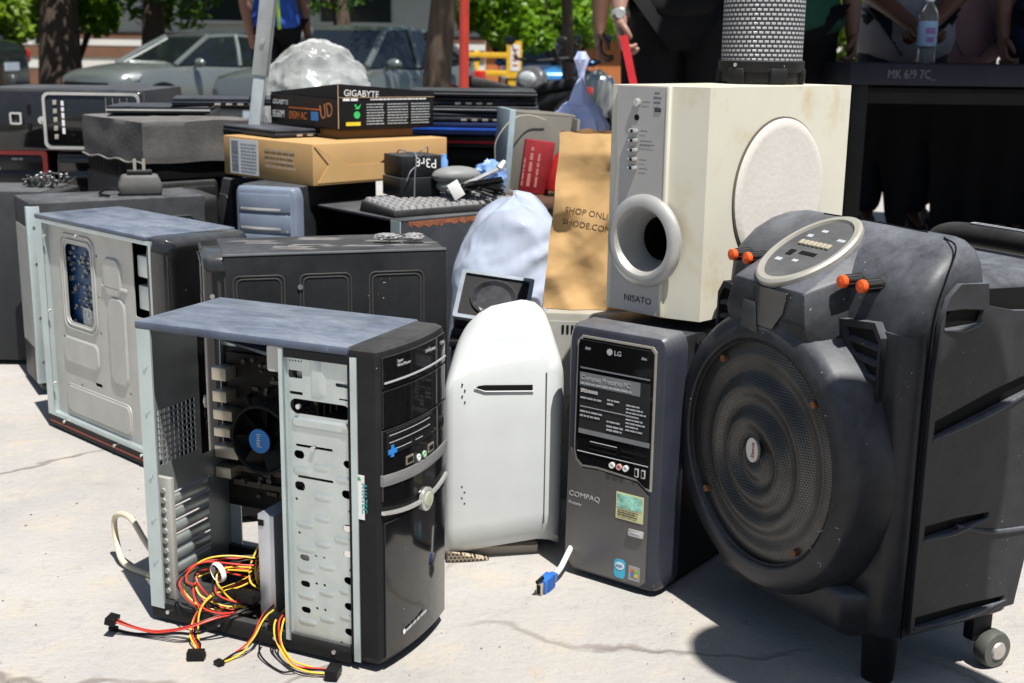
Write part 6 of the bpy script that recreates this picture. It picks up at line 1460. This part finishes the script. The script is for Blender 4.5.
    for s in (-1, 1): mb.ball((s * .031, hx - .082, 1.603), .013, .010, .010, 12, 8)
    mb.build('eyes', mat('eye', (.55, .52, .48), .2), t)
    mb = MB(); mb.ball((0, hx - .086, 1.545), .024, .008, .007, 12, 8); mb.build('mouth', mat('lips', (.25, .09, .07), .5), t)
    # hair
    vs = []; mb = MB(); n = 24; m = 14
    for kk in range(m + 1):
        ph = math.pi * .62 * kk / m
        for i in range(n):
            a = 2 * math.pi * i / n; front = max(0, -math.sin(a)); q = ph * (1 - .38 * front)
            vs.append((.092 * math.sin(q) * math.cos(a), hx + .012 + .108 * math.sin(q) * math.sin(a), 1.605 + .112 * math.cos(q)))
    mb.add(vs, [[kk * n + i, (kk + 1) * n + i, (kk + 1) * n + (i + 1) % n, kk * n + (i + 1) % n] for kk in range(m) for i in range(n)])
    mb.build('hair', mat('hair', hair, .55, var=.3, scale=60, stretch=(4, 4, 1)), t)
    # clothes: same joints, a little larger
    G = dict(J)
    def inf(n, e): p, r = J[n]; return (p, tuple(x + e for x in r) if isinstance(r, tuple) else r + e)
    for n in ('belly', 'chest', 'upper'): G[n] = inf(n, .022)
    G['hem'] = ((0, 0, hem - .04), (.262, .215)); G['mid'] = ((0, 0, .95), (.222, .178)); G['collar'] = ((0, -lean, 1.435), (.066, .066))
    sc = [['hem', 'mid', 'belly', 'chest', 'upper', 'collar']]
    for n in 'lr':
        G['sh' + n] = inf('sh' + n, .018); f = .62 if sleeve == 'short' else 1.0
        G['sl' + n] = (tuple(Vector(J['sh' + n][0]).lerp(Vector(J['el' + n][0]), f)), .060); sc.append(['upper', 'sh' + n, 'sl' + n])
    skinmesh('shirt', sc, G, top, t)
    G['pelvis'] = ((0, 0, .95), (.162, .122)); tc_ = []
    for n in 'lr':
        for a, e in (('hip', .018), ('knee', .022), ('calf', .024), ('ank', .030)): G[a + n] = inf(a + n, e)
        tc_.append(['pelvis', 'hip' + n, 'knee' + n, 'calf' + n, 'ank' + n])
    skinmesh('trousers', tc_, G, trou, t)
    for s in (-1, 1):
        mb = MB(); mb.hull([(s * .10 - .045, .06, 0), (s * .10 + .045, .06, 0), (s * .11 - .048, -.14, 0), (s * .11 + .048, -.14, 0), (s * .11 - .02, -.17, 0), (s * .11 + .02, -.17, 0), (s * .10 - .04, .06, .08), (s * .10 + .04, .06, .08), (s * .11 - .038, -.10, .065), (s * .11 + .038, -.10, .065), (s * .11, -.16, .03), (s * .10 - .035, 0, .10), (s * .10 + .035, 0, .10)], .012, 3); mb.build('shoe', shoe, t)
    if watch:
        n = 'lr'[watch - 1]; wr, el = Vector(J['wr' + n][0]), Vector(J['el' + n][0]); d = (wr - el).normalized(); c = wr - d * .012
        q = d.to_track_quat('Z', 'Y').to_matrix().to_4x4(); q.translation = c; mb = MB(); mb.lathe([(.029, -.010), (.033, -.009), (.033, .009), (.029, .010)], 24, q, False, False); wt = mb.build('wristwatch', M['chrome'], t)
        mb = MB(); mb.cyl(c + Vector((0, -.030, 0)), c + Vector((0, -.040, 0)), .016, n=18); mb.build('watch_case', M['chrome'], wt)
    t.scale = (k, k, k); return t
CB = mat('black_cotton', (.012, .012, .013), .9, bump=.2); CT = mat('black_trousers', (.010, .010, .012), .9, bump=.2); CG = mat('dark_green_cotton', (.012, .07, .045), .9); CN = mat('navy_cotton', (.012, .018, .045), .9); CW = mat('white_grey_cotton', (.24, .23, .25), .85, bump=.3, bscale=18); CP = mat('pink_cotton', (.30, .17, .19), .85); CJ = mat('dark_jeans', (.018, .022, .035), .85); CK = mat('grey_trousers', (.10, .10, .11), .85); SHB = mat('black_shoe', (.015, .015, .015), .5); CBL = mat('blue_polo', (.02, .08, .40), .85)
hang = lambda s, x=.235, y=0: ((s * .185, 0, 1.385), (s * x, .02 + y, 1.11), (s * (x - .005), -.05 + y, .865))
A0 = person('standing person in black, brown arm hanging down with a knotted light blue bag', (.59, 5.0, 0), 4, (CB, CT, SHB), [((-.185, 0, 1.385), (-.262, .0, 1.11), (-.275, -.05, .865)), hang(1)], (.015, .012, .01), skin=(.13, .065, .04))
A1 = person('standing person in black with a silver wristwatch, fist round a red strap', (.585, 4.55, 0), -6, (CB, CT, SHB), [((-.185, 0, 1.385), (-.235, -.02, 1.12), (-.215, -.12, .885)), hang(1)], (.02, .013, .01), skin=(.30, .17, .13), watch=1)
B1 = person('standing person in a dark green shirt and black trousers behind the mesh speaker', (1.085, 5.1, 0), 3, (CG, CT, SHB), [hang(-1), hang(1)], (.015, .012, .01), hem=.85)
C1 = person('person in a pale shirt with hands clasped low behind the table', (1.63, 5.42, 0), -4, (CW, CJ, SHB), [((-.19, -.02, 1.385), (-.255, -.08, 1.09), (-.035, -.30, .885)), ((.19, -.02, 1.385), (.255, -.08, 1.09), (.03, -.29, .885))], (.012, .01, .01), lean=.05, skin=(.11, .045, .025), hem=.74)
D1 = person('person in a pinkish shirt behind the table, beside the navy shirt at the right edge', (1.94, 5.68, 0), 8, (CP, CK, SHB), [((-.185, 0, 1.385), (-.20, .10, 1.12), (-.10, .14, .93)), hang(1)], (.015, .012, .01), hem=.72)
F1 = person('person in a navy shirt and dark jeans at the right edge behind the table', (2.27, 5.42, 0), -5, (CN, CJ, SHB), [hang(-1), hang(1)], (.015, .012, .01), hem=.72)
E1 = person('man in a blue polo shirt with a lime lanyard, standing behind the clear plastic bag', (-1.74, 9.3, -.0), 40, (CBL, CT, SHB), [hang(-1), hang(1)], (.012, .01, .01), skin=(.19, .09, .06), hgt=1.70)
G1 = person('unseen bystander in dark clothes whose shadow falls on the pavement before the large loudspeaker', (.692, .880, 0), 60, (CB, CT, SHB), [hang(-1, .20), hang(1, .20)], (.015, .012, .01))  # out of view, added to cast the shadow by the speaker
mb = MB(); mb.tube(spline([(-.11, -.14, 1.38), (-.08, -.165, 1.20), (-.07, -.165, 1.02), (-.06, -.165, .88)], 6), .013, 8); mb.build('lanyard', mat('lime_ribbon', (.38, .62, .05), .5), E1)
for s in (-1, 1):
    mb = MB(); a, b_ = Vector((s * .185, 0, 1.385)), Vector((s * .235, .02, 1.11)); c = a.lerp(b_, .66); d = (b_ - a).normalized(); q = d.to_track_quat('Z', 'Y').to_matrix().to_4x4(); q.translation = c
    mb.lathe([(.058, -.010), (.064, -.009), (.064, .009), (.058, .010)], 20, q, False, False); mb.build('cuff', mat('pink_cuff', (.62, .10, .18), .7), E1)
# light blue bag held by the hanging hand
LB = mat('light_blue_plastic', (.58, .66, .97), .4, bump=.3, var=.1)
hb = thing('plastic_bag', 'knotted light blue plastic bag hanging from a hand', 'plastic bag', (.252, 4.92, .468))
crumple('bag_body', None, None, (0, 0, 0), .125, .09, .195, LB, 33, .25, 1.8, parent=hb, shape=lambda d: 1 - .35 * max(0, d.z))
mb = MB(); mb.lathe([(.050, .10), (.022, .17), (.012, .20), (.020, .235), (.030, .27), (.018, .30)], 18)
for i, v in enumerate(mb.v): v.x += .010 * noise.noise(v * 40); v.y += .010 * noise.noise(v * 37)
mb.build('knotted_neck', LB, hb)
rs = thing('strap', 'flat red strap hanging from the closed fist of the person in black', 'strap', (.395, 4.36, .60))
mb = MB(); mb.hull([(-.045, 0, .22), (-.018, 0, .225), (-.045, .004, .22), (-.018, .004, .225), (.010, 0, .0), (.036, 0, .0), (.010, .004, 0), (.036, .004, 0)]); mb.hull([(.010, 0, .0), (.036, 0, .0), (.010, .004, 0), (.036, .004, 0), (.03, 0, -.25), (.055, 0, -.25), (.03, .004, -.25), (.055, .004, -.25)]); mb.build('webbing', mat('red_webbing', (.60, .02, .03), .6), rs)

# ================================================================== table in the shade, bottle
tb = thing('table', 'dark navy folding table with faint scribbled marks on its front edge', 'table', (1.19, 4.56, 0))
NV = mat('navy_table', (.016, .019, .035), .5, var=.3, scale=4, dust=.06, dcol=DUST)
mb = MB(); mb.box(0, 1.9, 0, .70, .665, .742, .006); tpn = mb.build('tabletop', NV, tb)
for x in (.05, 1.83):
    for y in (.05, .63):
        mb = MB(); mb.box(x - .028, x + .028, y - .028, y + .028, 0, .665, .004); mb.build('leg', M['black'], tb)
mb = MB(); mb.box(.05, 1.83, .04, .06, .60, .64); mb.box(.05, 1.83, .62, .64, .60, .64); mb.build('rail', M['black'], tb)
vs = []; fs = []; nx = 120
for i in range(nx + 1):
    x = .02 + 1.86 * i / nx; lo = .06 + .02 * math.sin(x * 9) + .27 * math.exp(-((x - .315) / .055) ** 4) + .38 * math.exp(-((x - .52) / .035) ** 4)
    for k in range(7): z = .66 + (lo - .66) * k / 6; vs.append((x, .715 + .018 * math.sin(x * 42) * (k / 6), z))
for i in range(nx):
    for k in range(6): a = i * 7 + k; fs.append([a, a + 7, a + 8, a + 1])
mb = MB(); mb.add(vs, fs); mb.build('under_table_shade', mat('painted_shade_black', (.008, .008, .010), .95), tb, recalc=False)  # added black sheet, stands in for deep shade behind the table
text('lettering', 'MK 6?9 7C_', .044, FRONT((.135, -.001, .690)), mat('chalk_scribble', (.12, .13, .15), .8), tb, sx=.78)
bo = thing('water_bottle', 'clear water bottle with a pale blue label standing on the dark table', 'bottle', (1.525, 4.78, .7425))
PET = mat('clear_bottle', (.85, .92, .95), .05, trans=.9, ior=1.2, var=0)
mb = MB(); mb.lathe([(.028, 0), (.034, .006), (.035, .05), (.0335, .055), (.035, .06), (.035, .165), (.033, .18), (.020, .205), (.0135, .215), (.0135, .232)], 28); mb.build('bottle_body', PET, bo)
mb = MB(); mb.lathe([(.0353, .062), (.0356, .064), (.0356, .150), (.0353, .152)], 28, None, False, False); lb = mb.build('label_band', mat('pale_blue_label', (.28, .42, .62), .4), bo)
mb = MB(); mb.box(-.016, .018, -.0366, -.0352, .105, .128, .0005); mb.box(-.012, .014, -.0366, -.0352, .075, .095, .0005); mb.build('label_print', mat('label_purple', (.22, .12, .35), .5), lb)
mb = MB(); mb.lathe([(.0155, .222), (.0155, .242), (0, .244)], 20, None, True, False); mb.build('cap', M['label'], bo)
# ================================================================== one mesh per countable piece
def split_islands(o):
    me = o.data; n = len(me.vertices); par = list(range(n))
    def find(a):
        while par[a] != a: par[a] = par[par[a]]; a = par[a]
        return a
    for e in me.edges:
        a, b = find(e.vertices[0]), find(e.vertices[1])
        if a != b: par[a] = b
    groups = {}
    for p in me.polygons: groups.setdefault(find(p.vertices[0]), []).append(p)
    if not 1 < len(groups) <= 100: return
    for k, polys in enumerate(groups.values()):
        ids = sorted({v for p in polys for v in p.vertices}); mp = {v: i for i, v in enumerate(ids)}
        nm = bpy.data.meshes.new(me.name); nm.from_pydata([me.vertices[v].co.copy() for v in ids], [], [[mp[v] for v in p.vertices] for p in polys])
        for m_ in me.materials: nm.materials.append(m_)
        nm.polygons.foreach_set('material_index', [p.material_index for p in polys]); nm.polygons.foreach_set('use_smooth', [p.use_smooth for p in polys]); nm.set_sharp_from_angle(angle=R(32))
        if k == 0: o.data = nm
        else:
            c = o.copy(); c.data = nm; COL.objects.link(c); c.parent = o.parent
EACH = {'port_row', 'screw', 'cage_screw', 'capacitor', 'port_block', 'memory_module', 'card_slot', 'slot_cover', 'slot_lip', 'grey_stripe', 'wire_connector', 'chip', 'door_handle', 'pillar', 'brown_band', 'white_band', 'vent_slat', 'vent_hole', 'vent_slot', 'button', 'port', 'foot', 'usb_port', 'bay_lip', 'front_screw', 'side_rib', 'rusty_screw', 'drive_body', 'side_stripe', 'eyes', 'rail', 'socket_hole', 'fan_blade', 'prong', 'slot', 'corner_post', 'old_tape', 'print_bar', 'mould_seam', 'printed_line', 'thumb_screw'}
for o in [o for o in bpy.data.objects if o.type == 'MESH' and o.name.split('.')[0] in EACH]: split_islands(o)
for o in bpy.data.objects:
    if o.type == 'MESH' and o.name.startswith('eyes'): o.name = 'eye'
# ================================================================== sky, sun, camera
SUN_AZ = math.atan2(.49, -.87); SUN_EL = R(66)
w = bpy.data.worlds.new('World'); scene.world = w; w.use_nodes = True; nt = w.node_tree
bgn = nt.nodes['Background']; sk = nt.nodes.new('ShaderNodeTexSky'); sk.sky_type = 'NISHITA'; sk.sun_disc = False; sk.sun_elevation = SUN_EL; sk.sun_rotation = SUN_AZ
nt.links.new(sk.outputs['Color'], bgn.inputs['Color']); bgn.inputs['Strength'].default_value = .055
sl = bpy.data.lights.new('sun', 'SUN'); sl.energy = 5.0; sl.angle = R(.53); sl.color = (1, .96, .90)
so = bpy.data.objects.new('sun', sl); COL.objects.link(so)
dirv = Vector((math.sin(SUN_AZ) * math.cos(SUN_EL), math.cos(SUN_AZ) * math.cos(SUN_EL), math.sin(SUN_EL)))
so.rotation_euler = dirv.to_track_quat('Z', 'Y').to_euler(); so.location = (3, -5, 12)
cd_ = bpy.data.cameras.new('camera'); co = bpy.data.objects.new('camera', cd_); COL.objects.link(co); scene.camera = co
cd_.sensor_width = 22.3; cd_.lens = 1250 / 1024 * 22.3; cd_.clip_end = 1000; cd_.clip_start = .02
co.matrix_world = Matrix.Translation((0, 0, .77)) @ Matrix.Rotation(R(90 - 13.13), 4, 'X') @ Matrix.Rotation(R(.8), 4, 'Z')
cd_.dof.use_dof = True; cd_.dof.focus_distance = 1.78; cd_.dof.aperture_fstop = 5.6
scene.view_settings.view_transform = 'Standard'; scene.view_settings.look = 'None'; scene.view_settings.exposure = .54; scene.view_settings.gamma = 1; scene.view_settings.use_curve_mapping = False
scene.render.engine = 'CYCLES'; cy = scene.cycles; cy.use_denoising = True
try: cy.denoiser = 'OPENIMAGEDENOISE'
except Exception: pass
cy.max_bounces = 8; cy.transparent_max_bounces = 12; cy.caustics_reflective = False; cy.caustics_refractive = False; cy.sample_clamp_indirect = 6
bpy.context.view_layer.update()
